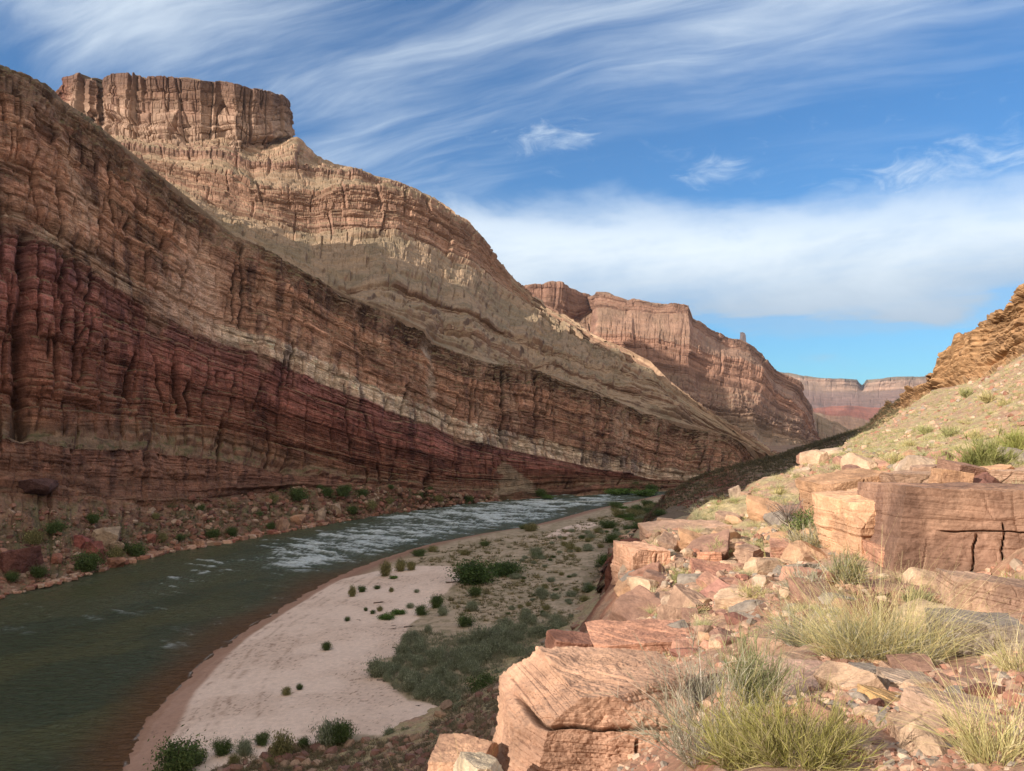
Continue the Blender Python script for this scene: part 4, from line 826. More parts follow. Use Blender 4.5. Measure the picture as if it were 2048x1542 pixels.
    H("boulder", "narrow tan slab leaning on edge beside the wide flat slab", "rock", 1712, 1398, 5.1, .17, .36, .42, 20, 0, -28, 57, (.54, .38, .26), 60, 1.0, 4, .03, .01, .04)
    H("boulder", "cream squared stone with a dark brown right side near the lower right", "rock", 1815, 1378, 5.2, .34, .17, .34, -8, 0, 4, 59, PALE, 60, 1.0, 4, .03, .008, .04)
    H("boulder", "ochre brown angular stone below the cream squared stone", "rock", 1782, 1432, 4.7, .30, .22, .3, 14, 5, 14, 61, (.50, .33, .16), 60, .9, 5, .03, .01, .04)
    H("boulder", "rounded grey buff stone above the cream squared stone", "rock", 1728, 1362, 5.9, .18, .2, .2, 0, 0, 0, 63, GREY, 40, .6)
    H("rock_outcrop", "large pale pink tan block filling the lower right corner", "rock", 1980, 1500, 4.0, .62, .42, .7, 14, 0, 10, 65, (.44, .31, .23), 110, .9, 6, .04, .008, .05, [(.05, .1, -.5, .5, .006, 0)], .3)
    H("boulder", "grey mottled boulder at the right edge behind the straw grass", "rock", 1935, 1285, 6.8, .62, .42, .6, -14, 0, 8, 67, GREY, 70, .8, 6, .06, .01, .06)
    H("boulder", "buff angular boulder left of the grey mottled boulder", "rock", 1850, 1262, 8.4, .55, .42, .5, 24, 0, -6, 69, (.50, .38, .25), 60, .8)
    H("rock_slab", "tan flat topped slab at the right edge below the rock face", "rock", 1985, 1195, 10.2, 1.0, .42, .9, -16, 0, 8, 71, TAN, 70, .9)
    H("rock_outcrop", "shaded dark rock step below the right rock face", "rock", 1765, 1195, 13.2, 1.5, .38, 1.1, 0, 0, 5, 73, PINK, 80, .95, 6, .07, .015, .07)
    for k, (px, py, Y, w, h, b, lb) in enumerate([(1472, 992, 45, .62, .9, PALE, "pale upright stone on the skyline of the near slope"), (1494, 996, 44, .5, .7, TAN, "squat tan stone next to the pale upright stone on the brink"), (1340, 1050, 31, 1.2, .5, TAN, "low tan stone at the brink above the bright ledge block"), (1610, 1165, 14, .5, .62, GREY, "pale grey stone slab standing on edge in the middle slope"), (1570, 1232, 11.5, .42, .3, PINK, "squarish pink stone beside the green tuft in mid slope"), (1418, 1118, 19.5, .62, .34, (.50, .27, .18), "rust coloured stone wedge at the back of the terrace"), (1500, 1108, 19, .55, .34, TAN, "flat tan stone behind the overhanging slab"), (1570, 1100, 18.5, .75, .4, (.48, .27, .19), "reddish stone block up slope of the golden boulder"), (1740, 1225, 10, .5, .26, RED, "dark red flat stone in front of the rock face"), (1380, 1205, 14.8, .55, .4, (.46, .28, .2), "brown block right of the notched orange block"), (1600, 1330, 6.6, .3, .16, TAN, "small tan stone at the upper left of the wide flat slab"), (1900, 1435, 4.4, .24, .2, (.36, .2, .15), "dark reddish stone under the lower right stones"), (1845, 1500, 3.9, .3, .26, (.42, .29, .2), "brown stone wedged at the bottom edge right of the green broom")]):
        H("boulder", lb, "rock", px, py, Y, w, h, w * .9, 37 * k, 6 * ((k % 3) - 1), 8 * ((k % 4) - 1.5), 80 + k, b, 40, .7, 7, .08 * w, .012, .06, (), .35, None, M_rock)
heroes()

# ---- loose rocks on the slope: shared prototypes
PRO = []
for k, b in enumerate((TAN, PINK, PALE, ORG, GREY, (.44, .25, .18), (.50, .36, .25), RED, (.47, .31, .2), DARK)):
    dims = ((1, .8, .55), (1, .9, .4), (1, .7, .7), (1, .6, .35))[k % 4]
    V, Q, bn, crk, d = rock_geo(130 + k, dims, 18, .45, 14, .12, .02, .075)
    PRO.append(make_mesh("loose_stone_mesh", V, Q, None, rock_col(V, d, b, 130 + k, 1, .35, bn=bn), M_rock))
def put(name, me, p, s, rz, rx=0, ry=0, label=None, cat=None, group=None, parent=None):
    o = link(name, me, parent, tuple(float(v) for v in p)); o.rotation_euler = (rx, ry, rz); o.scale = s if isinstance(s, tuple) else (s, s, s)
    return tag(o, label, cat, group)
LM = [(1185, 1400, "the huge pale block"), (1935, 1078, "the broad cracked rock face"), (1742, 1050, "the orange tan block"), (1690, 985, "the rusty outcrop"), (1905, 958, "the dark tilted slab"), (1362, 1083, "the bright ledge block"), (1282, 1160, "the jointed blocks at the drop"), (1440, 1160, "the overhanging slab"), (1549, 1150, "the golden boulder"), (1452, 1220, "the purplish slab"), (1462, 1275, "the squat tan boulder"), (1650, 1388, "the wide flat slab"), (1815, 1378, "the cream squared stone"), (1782, 1432, "the ochre stone"), (1980, 1480, "the lower right corner block"), (1935, 1285, "the grey mottled boulder"), (1968, 880, "the large round green shrub"), (1890, 885, "the golden yellow shrub"), (1590, 1040, "the small bare tree"), (1755, 1280, "the tall straw grass"), (1600, 1480, "the yellow green broom"), (1480, 985, "the pale upright stone on the brink"), (1800, 700, "the orange cliffs"), (2000, 740, "the orange cliffs' right end"), (1700, 900, "the edge of the dark slope")]
LB_ = [(652, 1293, "the round lone bush"), (586, 1383, "the close pair of bushes"), (872, 1203, "the large leafy bush"), (780, 1235, "the bright green mats"), (945, 1150, "the largest tamarisk"), (1012, 1135, "the lower tamarisk"), (933, 1243, "the scrub edge bush"), (965, 1367, "the dark spreading bush"), (755, 1345, "the sage corner bush"), (668, 1470, "the double shrub"), (350, 1515, "the big feathery shrub"), (1080, 1182, "the lone bench bush"), (838, 1105, "the green bench edge bush"), (1062, 1055, "the small pale sand patch"), (1215, 1050, "the dark slope bush"), (1210, 1130, "the red rock foot"), (1100, 1330, "the huge pale block"), (880, 1450, "the lower tip of the sand"), (566, 1500, "the brown olive shrub"), (1270, 1020, "the river's far end")]
LF = [(210, 1060, "the big buff boulder"), (66, 966, "the dark tabular block"), (28, 1118, "the large maroon boulder"), (562, 1045, "the standing pink boulder"), (655, 1024, "the whitish boulders"), (400, 1090, "the orange waterline boulder"), (960, 900, "the debris cone"), (300, 1078, "the small maroon boulder"), (800, 1000, "the bare red cliff foot")]
def where_of(px, py, lms):
    d = [(a - px) ** 2 + (1.3 * (b - py)) ** 2 for a, b, _ in lms]; i = int(np.argmin(d)); a, b, n = lms[i]; r = math.sqrt(d[i]); dx, dy = px - a, py - b
    dr = ("left of " if dx < 0 else "right of ") if abs(dx) > 1.8 * abs(dy) else (("above " if dy < 0 else "below ") if abs(dy) > 1.8 * abs(dx) else (("up " if dy < 0 else "down ") + ("left of " if dx < 0 else "right of ")))
    lms = None; return ("close " if r < 28 else "just " if r < 48 else "some way " if r < 80 else "farther " if r < 130 else "well away ") + dr + n
SIZE = lambda s: "tiny" if s < 19 else "small" if s < 27 else "middling" if s < 38 else "large"
PCOL = ["tan", "pinkish", "cream", "orange", "grey", "brown", "buff", "dark red", "sandy brown", "dark brown"]
rng = np.random.RandomState(42)
STONEZ = [(1100, 1560, 1290, 1320, 12), (1250, 1500, 1090, 1300, 75), (1400, 1780, 1030, 1230, 75), (1560, 1990, 1340, 1520, 62), (1700, 2048, 1180, 1340, 30), (1580, 2040, 905, 985, 46), (1360, 1640, 1000, 1080, 38)]
def scatter(n, box):
    a = rng.rand(n) * (box[1] - box[0]) + box[0]; b = rng.rand(n) * (box[3] - box[2]) + box[2]
    return raymarch(a, b, ground)
cnt = 0
for (a0, a1, b0, b1, n) in STONEZ:
    q, ok = scatter(n, (a0, a1, b0, b1))
    for p in q[ok]:
        if cnt >= 296: break
        r = float(np.hypot(p[0], p[1])); px_ = 15 + 70 * rng.rand() ** 2.6; s = px_ * r / F * 1.1
        kp = rng.randint(10); qx, qy = proj(p); lb = SIZE(px_) + " " + PCOL[kp] + " loose stone " + where_of(qx, qy, LM)
        put("loose_stone", PRO[kp], p + np.array((0, 0, .02 * s)), (s, s * (.7 + .5 * rng.rand()), s * (.7 + .5 * rng.rand())), rng.rand() * 6.3, (rng.rand() - .5) * .9, (rng.rand() - .5) * .9, lb, "stone", "loose stones on the near slope"); cnt += 1

def merged_rocks(name, label, P0, S0, base_cols, seed, mat, kind="stuff", res=2, cat="rubble"):
    rs = np.random.RandomState(seed); geos = []
    for k in range(12):
        V, Q, *_ = rock_geo(seed + k, (1, .75 + .3 * rs.rand(), .45 + .35 * rs.rand()), res, .5, 7, 0, 0, .03); geos.append((V, Q))
    VV = []; QQ = []; CC = []; off = 0
    for p, s in zip(P0, S0):
        V, Q = geos[rs.randint(12)]; M = rot(rs.rand() * 6.3, (rs.rand() - .5) * 1.2, (rs.rand() - .5) * 1.2) * s
        VV.append(V @ M.T + p); QQ.append(Q + off); off += len(V)
        c = np.array(base_cols[rs.randint(len(base_cols))]) * (.75 + .5 * rs.rand()); CC.append(np.broadcast_to(c, V.shape))
    o = link(name, make_mesh(name, np.concatenate(VV), np.concatenate(QQ), None, np.concatenate(CC), mat)); return tag(o, label, cat, kind=kind)
def scree():
    A = []; S = []
    for box, n, mn, mx in (((1240, 2048, 1060, 1542), 8500, 3, 20), ((1380, 2048, 900, 1080), 4200, 2, 11), ((1480, 2048, 700, 920), 4500, 1.5, 11), ((1560, 2048, 1330, 1542), 2400, 5, 26), ((1080, 1420, 1240, 1340), 700, 3, 16)):
        q, ok = scatter(n, box); q = q[ok]; r = np.hypot(q[:, 0], q[:, 1])
        cl = fbm(q[:, 0] * 1.1, q[:, 1] * 1.1, 0, 3, 750); keep = cl > -.30 + .25 * (r > 25); q = q[keep]; r = r[keep]
        s = (mn + (mx - mn) * rng.rand(len(q)) ** 3) * r / F; q = q.copy(); q[:, 2] += .04 * s; A.append(q); S.append(s)
    merged_rocks("scree", "fine angular stone rubble strewn over the sunlit near slope", np.concatenate(A), np.concatenate(S), [TAN, PINK, PALE, (.5, .34, .24), (.42, .25, .18), GREY, (.33, .17, .12)], 160, M_rock)
scree()

# ---- plants ------------------------------------------------------
def plant_mat(name, trans=.25, rough=.7):
    m = bpy.data.materials.new(name); m.use_nodes = True; nt = m.node_tree; b = nt.nodes['Principled BSDF']; L = nt.links
    at = nt.nodes.new('ShaderNodeAttribute'); at.attribute_name = "Col"; L.new(at.outputs['Color'], b.inputs['Base Color']); b.inputs['Roughness'].default_value = rough; b.inputs['Specular IOR Level'].default_value = .2
    if trans > 0:
        t = nt.nodes.new('ShaderNodeBsdfTranslucent'); L.new(at.outputs['Color'], t.inputs[0]); mx = nt.nodes.new('ShaderNodeMixShader'); mx.inputs[0].default_value = trans
        out = nt.nodes['Material Output']; L.new(b.outputs[0], mx.inputs[1]); L.new(t.outputs[0], mx.inputs[2]); L.new(mx.outputs[0], out.inputs[0])
    return m
M_leaf = plant_mat("leaf", .3); M_straw = plant_mat("straw", .3, .6); M_twig = plant_mat("twig", 0)
def ribbons(rs, root, direc, length, width, bend, nseg=4, cols=((.3, .3, .1),), gravity=.5):
    """thin curved blades: root (n,3), direc (n,3) unit, length (n)"""
    n = len(root); t = np.linspace(0, 1, nseg + 1)
    side = np.cross(direc, rs.randn(n, 3)); side /= np.linalg.norm(side, axis=1, keepdims=True) + 1e-9
    bd = rs.randn(n, 3) * bend; bd[:, 2] -= gravity * bend
    pts = root[:, None] + direc[:, None] * (length[:, None] * t)[..., None] + bd[:, None] * (length[:, None] * t ** 2)[..., None]
    w = (width * (1 - t * .85))[None, :, None] * np.ones((n, 1, 1)) * (.7 + .6 * rs.rand(n))[:, None, None]
    a = pts - side[:, None] * w / 2; b = pts + side[:, None] * w / 2
    V = np.stack([a, b], 2).reshape(-1, 3); m = 2 * (nseg + 1)
    base = (np.arange(n) * m)[:, None] + (np.arange(nseg) * 2)[None]
    Q = np.stack([base, base + 1, base + 3, base + 2], -1).reshape(-1, 4)
    cc = np.array(cols)[rs.randint(len(cols), size=n)] * (.75 + .5 * rs.rand(n, 1)); C_ = np.repeat(cc, m, 0) * np.tile(np.repeat(.82 + .25 * t, 2), n)[:, None]
    return V, Q, C_, pts
def unit(v): return v / (np.linalg.norm(v, axis=-1, keepdims=True) + 1e-9)
def tuft_mesh(seed, nb, h=1.0, rad=.25, spread=.5, width=.012, cols=((.62, .52, .26), (.52, .48, .22), (.45, .44, .2)), nseg=4, bend=.35):
    rs = np.random.RandomState(seed); a = rs.rand(nb) * 6.283; r = rad * np.sqrt(rs.rand(nb)) * .7
    root = np.c_[r * np.cos(a), r * np.sin(a), -.03 * h * np.ones(nb)]
    d = unit(np.c_[np.cos(a) * spread * rs.rand(nb) * 1.6, np.sin(a) * spread * rs.rand(nb) * 1.6, np.ones(nb)]) ; d = unit(d + rs.randn(nb, 3) * .12)
    V, Q, c, _ = ribbons(rs, root, d, h * (.45 + .55 * rs.rand(nb)), width, bend, nseg, cols)
    return V, Q, c
def broom_parts(seed, h=1.0, rad=.6, nmain=60, nsub=16, stemc=((.30, .27, .12),), leafc=((.34, .36, .08), (.42, .42, .12), (.26, .31, .08)), w=.006, sub=.34, up=1.0, bend=.25):
    """branching shrub: woody stems with many fine green twigs"""
    rs = np.random.RandomState(seed); a = rs.rand(nmain) * 6.283; sp = rs.rand(nmain) ** .6
    root = np.c_[.12 * rad * np.cos(a), .12 * rad * np.sin(a), np.full(nmain, -.04 * h)]
    d = unit(np.c_[np.cos(a) * sp * rad / h, np.sin(a) * sp * rad / h, np.full(nmain, up * (1 - .35 * sp))] + rs.randn(nmain, 3) * .08)
    V1, Q1, C1, pts = ribbons(rs, root, d, h * (.7 + .3 * rs.rand(nmain)) * .85, w * 2.2, bend, 6, stemc, -.2)
    i = rs.randint(nmain, size=nmain * nsub); k = rs.randint(1, 6, size=len(i)); f = rs.rand(len(i))[:, None]
    base = pts[i, k] * (1 - f) + pts[i, k + 1] * f; dd = unit(unit(pts[i, k + 1] - pts[i, k]) + rs.randn(len(i), 3) * .45 + np.array((0, 0, .35 * up)))
    V2, Q2, C2, _ = ribbons(rs, base, dd, h * sub * (.4 + .8 * rs.rand(len(i))), w, .18, 3, leafc, -.2)
    return (V1, Q1, C1), (V2, Q2, C2)
def leafy_parts(seed, w=1.0, h=.8, n=2600, leaf=.06, cols=((.06, .10, .03), (.09, .13, .04), (.045, .075, .025)), nb=26, vert=.3, fill=.16):
    rs = np.random.RandomState(seed); a = rs.rand(nb) * 6.283; sp = np.sqrt(rs.rand(nb)); 
    root = np.c_[.1 * w * rs.randn(nb) * .5, .1 * w * rs.randn(nb) * .5, np.full(nb, -.05 * h)]
    tip = np.c_[.46 * w * sp * np.cos(a), .46 * w * sp * np.sin(a), h * (.30 + .62 * np.sqrt(np.maximum(0, 1 - sp ** 2)) * (.7 + .4 * rs.rand(nb)))]
    D = tip - root; Ln = np.linalg.norm(D, axis=1)
    V1, Q1, C1, pts = ribbons(rs, root, D / Ln[:, None], Ln, .03 * h, .12, 5, ((.16, .12, .08), (.11, .085, .06)), -.3)
    i = rs.randint(nb, size=n); k = rs.randint(1, 5, size=n); f = rs.rand(n)[:, None]
    c = pts[i, k] * (1 - f) + pts[i, k + 1] * f + rs.randn(n, 3) * fill * np.array((w, w, h)) * (.4 + .6 * rs.rand(n, 1)); c[:, 2] = np.maximum(c[:, 2], .02 * h)
    u = unit(rs.randn(n, 3) * (1 - vert) + np.array((0, 0, 1.0)) * vert * 2); v = unit(np.cross(u, rs.randn(n, 3))); s = leaf * (.6 + .8 * rs.rand(n))[:, None]
    V = np.stack([c - u * s * 1.2, c + v * s * .45, c + u * s * 1.2, c - v * s * .45], 1).reshape(-1, 3); Q = np.arange(4 * n).reshape(-1, 4)
    clump = rs.rand(nb); col = np.array(cols)[rs.randint(len(cols), size=n)] * (.65 + .7 * clump[i])[:, None] * (.8 + .4 * rs.rand(n, 1))
    return (V1, Q1, C1), (V, Q, np.repeat(col, 4, 0))
def mm(name, g, mat): return make_mesh(name, g[0], g[1], None, g[2], mat)
def plant(name, parts, p, s, rz, label, cat, group=None):
    """parts: list of (part name, mesh)"""
    e = bpy.data.objects.new(name, None); C.objects.link(e); e.location = tuple(float(v) for v in p); e.rotation_euler = (0, 0, rz)
    e.scale = s if isinstance(s, tuple) else (s, s, s); e.empty_display_size = .1; tag(e, label, cat, group)
    for pn, me in parts:
        o = bpy.data.objects.new(pn, me); C.objects.link(o); o.parent = e
    return e

GREENS = ((.10, .15, .05), (.14, .19, .065), (.07, .11, .035)); SAGE = ((.27, .30, .20), (.33, .36, .26), (.20, .235, .14)); OLIVE = ((.24, .235, .10), (.31, .28, .13), (.18, .18, .08)); BRIGHT = ((.11, .20, .045), (.15, .24, .06), (.08, .14, .035))
def leafset(k, cols, w=1, h=.75, n=4600, leaf=.028, vert=.3, nb=26):
    a, b = leafy_parts(k, w, h, n, leaf, cols, nb, vert); return [("stem", mm("stem", a, M_twig)), ("foliage", mm("foliage", b, M_leaf))]
SH_G = [leafset(300 + k, GREENS) for k in range(3)]; SH_S = [leafset(310 + k, SAGE, 1, .8, 3600, .034, .75, 40) for k in range(4)]; SH_O = [leafset(320 + k, OLIVE, 1, .8, 3400, .034, .6, 36) for k in range(3)]; SH_B = [leafset(330 + k, BRIGHT, 1, .35, 3000, .034, .2) for k in range(2)]
TAM = [leafset(340 + k, ((.07, .12, .035), (.10, .155, .05), (.05, .085, .025)), 1, .7, 7000, .028, .4, 60) for k in range(2)]
def bench_shrub(px, py, wpx, sets, label, group=None, hs=1.0, name="shrub", cat="shrub"):
    q, ok = onbench([px], [py]); p = q[0]; s = wpx * p[1] / F
    return plant(name, sets[int(px * 7 + py) % len(sets)], p, (s, s, s * hs), (px * 13 + py) % 6.28, label, cat, group)
BS = [(652, 1300, 22, SH_G, 1.0, "round dark green bush alone in the middle of the pink sand"), (694, 1242, 13, SH_G, .9, "tiny dark bush on the sand toward the river, above the round one"),
      (574, 1389, 22, SH_O, .8, "left bush of the close pair on the lower sand"), (599, 1379, 14, SH_G, 1.1, "right and darker bush of the close pair on the lower sand"),
      (705, 1193, 17, SH_O, 1.5, "yellowish upright bush at the upper left of the sand"), (724, 1184, 18, SH_G, 1.0, "green bush just right of the yellowish upright one"),
      (754, 1178, 15, SH_G, .7, "low dark bush on the upper sand between two others"), (783, 1184, 11, SH_O, 1.0, "small brown green bush on the upper sand near its right side"), (833, 1185, 12, SH_S, .7, "small grey bush near the top right of the sand"),
      (872, 1215, 34, SH_G, 1.0, "large leafy green bush where the sand meets the scrub"), (843, 1230, 28, SH_G, .95, "rounded green bush left of the large leafy one"), (886, 1231, 24, SH_S, .95, "grey green bush right below the large leafy one"),
      (933, 1252, 38, SH_G, .8, "green bush among low scrub right of the sand"), (945, 1221, 28, SH_S, .9, "pale sage bush above the scrub bush right of the sand"), (820, 1216, 18, SH_S, .7, "faint grey twiggy bush on the sand beside fallen sticks"),
      (732, 1222, 9, SH_G, 1.2, "first small green sprig left of the low green mats"), (745, 1228, 12, SH_G, .9, "second small green sprig beside the low green mats"), (759, 1222, 13, SH_O, .9, "third small sprig touching the low green mats"),
      (773, 1238, 34, SH_B, .8, "bright green low mat of plants on the upper sand"), (797, 1228, 32, SH_B, .7, "second bright green mat just right of the first"),
      (771, 1152, 26, SH_O, 1.4, "tall olive bush at the top left corner of the sand"), (800, 1142, 26, SH_O, 1.1, "olive bush in the row behind the top of the sand"), (822, 1140, 22, SH_O, 1.0, "right end bush of the olive row behind the sand"), (787, 1157, 18, SH_B, .8, "bright green small plant at the foot of the olive row"),
      (965, 1385, 68, SH_G, .75, "dark green spreading bush in the middle of the grey sage patch"), (755, 1352, 44, SH_S, 1.0, "dark grey green bush at the left corner of the sage patch"),
      (838, 1112, 32, SH_G, .6, "green bush on the bench edge near the river"), (864, 1103, 26, SH_O, .5, "olive bush on the bench edge right of a green one"), (930, 1110, 28, SH_O, .5, "low olive bush among straw tufts on the bench"), (970, 1092, 24, SH_G, .6, "small green bush on the bench close to the rapids"), (1062, 1062, 34, SH_O, .55, "bush by the small patch of pale sand"), (1048, 1058, 22, SH_G, .5, "darker bush left of the small patch of pale sand"),
      (1215, 1056, 38, SH_G, .6, "dark bush on the far bench below the dark slope"), (1222, 1085, 30, SH_G, .8, "second dark bush below the dark slope"), (1250, 1105, 50, SH_G, .8, "broad dark bush behind the lit ledge block"), (1210, 1135, 46, SH_G, .8, "wide dark bush at the foot of the red rock face"), (1275, 1062, 36, SH_G, .7, "bush close to the dark slope foot, behind the bright ledge"), (1080, 1192, 20, SH_S, 1.1, "lone grey green bush on the open bench"), (1008, 1268, 24, SH_S, .9, "sage bush at the top edge of the sage patch"), (1180, 1185, 26, SH_G, .8, "dark bush left of the red rock face foot"),
      (350, 1552, 100, SH_G, .95, "big feathery green shrub at the bottom left of the sand"), (390, 1528, 48, SH_G, .9, "round green shrub right behind the big feathery one"), (445, 1508, 42, SH_G, 1.0, "bright green upright shrub on the lower sand edge"), (490, 1510, 36, SH_S, 1.1, "sparse grey green shrub right of the bright upright one"), (524, 1489, 32, SH_G, 1.0, "rounded green shrub on the lower edge of the sand"), (566, 1512, 52, SH_O, 1.0, "brown olive shrub at the lower edge of the sand"), (606, 1496, 26, SH_G, 1.1, "narrow green shrub between the olive shrub and the big double one"), (655, 1488, 52, SH_S, 1.1, "large double shrub, its twiggy left half at the lower sand edge"), (682, 1486, 54, SH_G, 1.1, "large double shrub, its greener right half at the lower sand edge"), (780, 1476, 26, SH_S, 1.0, "sage shrub at the lower right tip of the sand"), (468, 1528, 24, SH_O, .9, "small olive plant at the bottom edge of the photo"), (540, 1532, 20, SH_O, 1, "little plant right at the bottom edge left of the brown slope")]
for px, py, w, st, hs, lb in BS: bench_shrub(px, py, w, st, lb, None, hs)
bench_shrub(945, 1165, 92, TAM, "largest dark tamarisk bush standing on the open bench", None, .62, "tamarisk", "bush"); bench_shrub(1012, 1150, 72, TAM, "lower dark tamarisk just right of the largest one", None, .5, "tamarisk", "bush"); bench_shrub(950, 1192, 30, SH_G, "small dark bush in front of the largest tamarisk", None, .9)

def seeds(n, poly, px_space=True):
    poly = np.array(poly, float); lo = poly.min(0); hi = poly.max(0); a = rng.rand(n * 3) * (hi[0] - lo[0]) + lo[0]; b = rng.rand(n * 3) * (hi[1] - lo[1]) + lo[1]
    k = inpoly(a, b, poly); return a[k][:n], b[k][:n]
SAGEPX = [(748, 1345), (800, 1315), (815, 1280), (850, 1262), (900, 1272), (1000, 1255), (1100, 1230), (1150, 1240), (1105, 1290), (1080, 1340), (1010, 1400), (960, 1440), (870, 1480), (800, 1478), (870, 1440), (900, 1420), (840, 1400), (790, 1380)]
a, b = seeds(105, SAGEPX); q, ok = onbench(a, b)
for k, p in enumerate(q[ok]):
    s = (16 + 26 * rng.rand()) * p[1] / F; plant("sagebrush", SH_S[k % 4], p, (s, s, s * (.7 + .4 * rng.rand())), rng.rand() * 6, ("small" if s * F / p[1] < 28 else "large") + " sage bush " + where_of(*proj(p), LB_), "shrub", "sage bushes in the patch beside the sand")
a, b = seeds(95, [(1010, 1235), (1000, 1190), (1040, 1120), (1120, 1070), (1240, 1030), (1290, 1030), (1275, 1080), (1235, 1120), (1205, 1230), (1110, 1240)]); q, ok = onbench(a, b)
for k, p in enumerate(q[ok]):
    s = (11 + 17 * rng.rand() ** 2) * p[1] / F; st = (SH_S, SH_O, SH_S, SH_G)[k % 4]; plant("shrub", st[k % 3], p, (s, s, s * .6), rng.rand() * 6, ("sage grey", "olive", "sage grey", "dark green")[k % 4] + (" small" if s * F / p[1] < 16 else " wide") + " bench bush " + where_of(*proj(p), LB_), "shrub", "bushes on the upper bench")
# low tufts on the bench: nearest as individuals, the rest as ground cover
TUFT = []
for k in range(5):
    g = tuft_mesh(400 + k, 70, .8, .45, .9, .05, (((.30, .26, .12), (.26, .22, .11)), ((.22, .20, .09), (.18, .17, .08)), ((.30, .27, .15), (.2, .16, .1)))[k % 3], 3); TUFT.append(mm("tuft_mesh", g, M_straw))
BENCHPX = [(560, 1500), (700, 1490), (850, 1480), (960, 1440), (1080, 1345), (1120, 1280), (1200, 1240), (1230, 1150), (1260, 1090), (1290, 1040), (1300, 1010), (1240, 1020), (1100, 1065), (950, 1082), (850, 1110), (830, 1128), (900, 1135), (930, 1165), (890, 1205), (930, 1240), (1000, 1250), (1100, 1228), (1120, 1260), (1000, 1400), (880, 1470), (640, 1542), (440, 1560)]
a, b = seeds(290, BENCHPX); q, ok = onbench(a, b)
for k, p in enumerate(q[ok]):
    s = (7 + 9 * rng.rand()) * p[1] / F; put("grass_tuft", TUFT[k % 5], p, s, rng.rand() * 6, 0, 0, "low " + ("straw", "olive brown", "buff", "pale straw", "olive")[k % 5] + " tuft " + where_of(*proj(p), LB_), "grass tuft", "straw tufts on the river bench")
def merged_tufts(name, label, P0, S0, protos, seed, mat, cat, tint=None):
    rs = np.random.RandomState(seed); VV = []; QQ = []; CC = []; off = 0
    for p, s in zip(P0, S0):
        V, Q, c = protos[rs.randint(len(protos))]; an = rs.rand() * 6.28; ca, sa = math.cos(an), math.sin(an); f = .75 + .5 * rs.rand()
        X = np.c_[V[:, 0] * ca - V[:, 1] * sa, V[:, 0] * sa + V[:, 1] * ca, V[:, 2] * (.7 + .6 * rs.rand())] * s + p; VV.append(X); QQ.append(Q + off); off += len(V); CC.append(c * f)
    o = link(name, make_mesh(name, np.concatenate(VV), np.concatenate(QQ), None, np.concatenate(CC), mat)); return tag(o, label, cat, kind="stuff")
LOWP = [tuft_mesh(420 + k, 22, .7, .5, 1.1, .09, (((.30, .25, .13), (.24, .20, .10)), ((.19, .17, .08), (.24, .21, .1)), ((.15, .14, .07), (.28, .24, .13)))[k % 3], 2) for k in range(6)]
a, b = seeds(5200, BENCHPX); q, ok = onbench(a, b); q = q[ok]
q = q[fbm(q[:, 0] / 9, q[:, 1] / 9, 0, 3, 760) > -.28]
merged_tufts("bench_scrub", "low straw and brown scrub covering the bench between the bushes", q, (4.5 + 8 * rng.rand(len(q)) ** 1.5) * q[:, 1] / F, LOWP, 5, M_straw, "ground cover")
SG = [tuft_mesh(430 + k, 26, .9, .45, .8, .07, ((.30, .31, .20), (.34, .34, .24), (.26, .24, .15)), 2) for k in range(4)]
a, b = seeds(2600, SAGEPX); q, ok = onbench(a, b); q = q[ok]; q = q[fbm(q[:, 0] / 4, q[:, 1] / 4, 0, 3, 761) > -.25]
merged_tufts("sage_scrub", "grey green low growth filling the sage patch", q, (6 + 10 * rng.rand(len(q))) * q[:, 1] / F, SG, 6, M_leaf, "ground cover")
def hMax(x, y): return np.maximum(ground(x, y), hF(x, y))
SL = [(420, 1542), (560, 1495), (700, 1485), (850, 1470), (900, 1405), (985, 1375), (1040, 1320), (1110, 1290), (1020, 1420), (1000, 1542), (900, 1560), (500, 1575)]
a, b = seeds(4200, SL); q, ok = raymarch(a, b, hMax, 6, 300, 300); q = q[ok]
merged_tufts("bank_scrub", "brown dry scrub on the shaded foot of the near slope below the sand", q, (7 + 13 * rng.rand(len(q)) ** 2) * np.hypot(q[:, 0], q[:, 1]) / F, [tuft_mesh(445 + k, 24, .7, .5, 1.0, .07, (((.26, .20, .13), (.2, .17, .1)), ((.17, .155, .09), (.25, .21, .14)))[k % 2], 2) for k in range(4)], 9, M_straw, "ground cover")
a, b = seeds(700, SL); q, ok = raymarch(a, b, hMax, 6, 300, 300); q = q[ok]
merged_rocks("bank_rubble", "shaded brown stones on the foot of the near slope", q, (4 + 22 * rng.rand(len(q)) ** 3) * np.hypot(q[:, 0], q[:, 1]) / F, [(.26, .15, .11), (.2, .11, .09), (.32, .22, .16)], 175, M_rock)
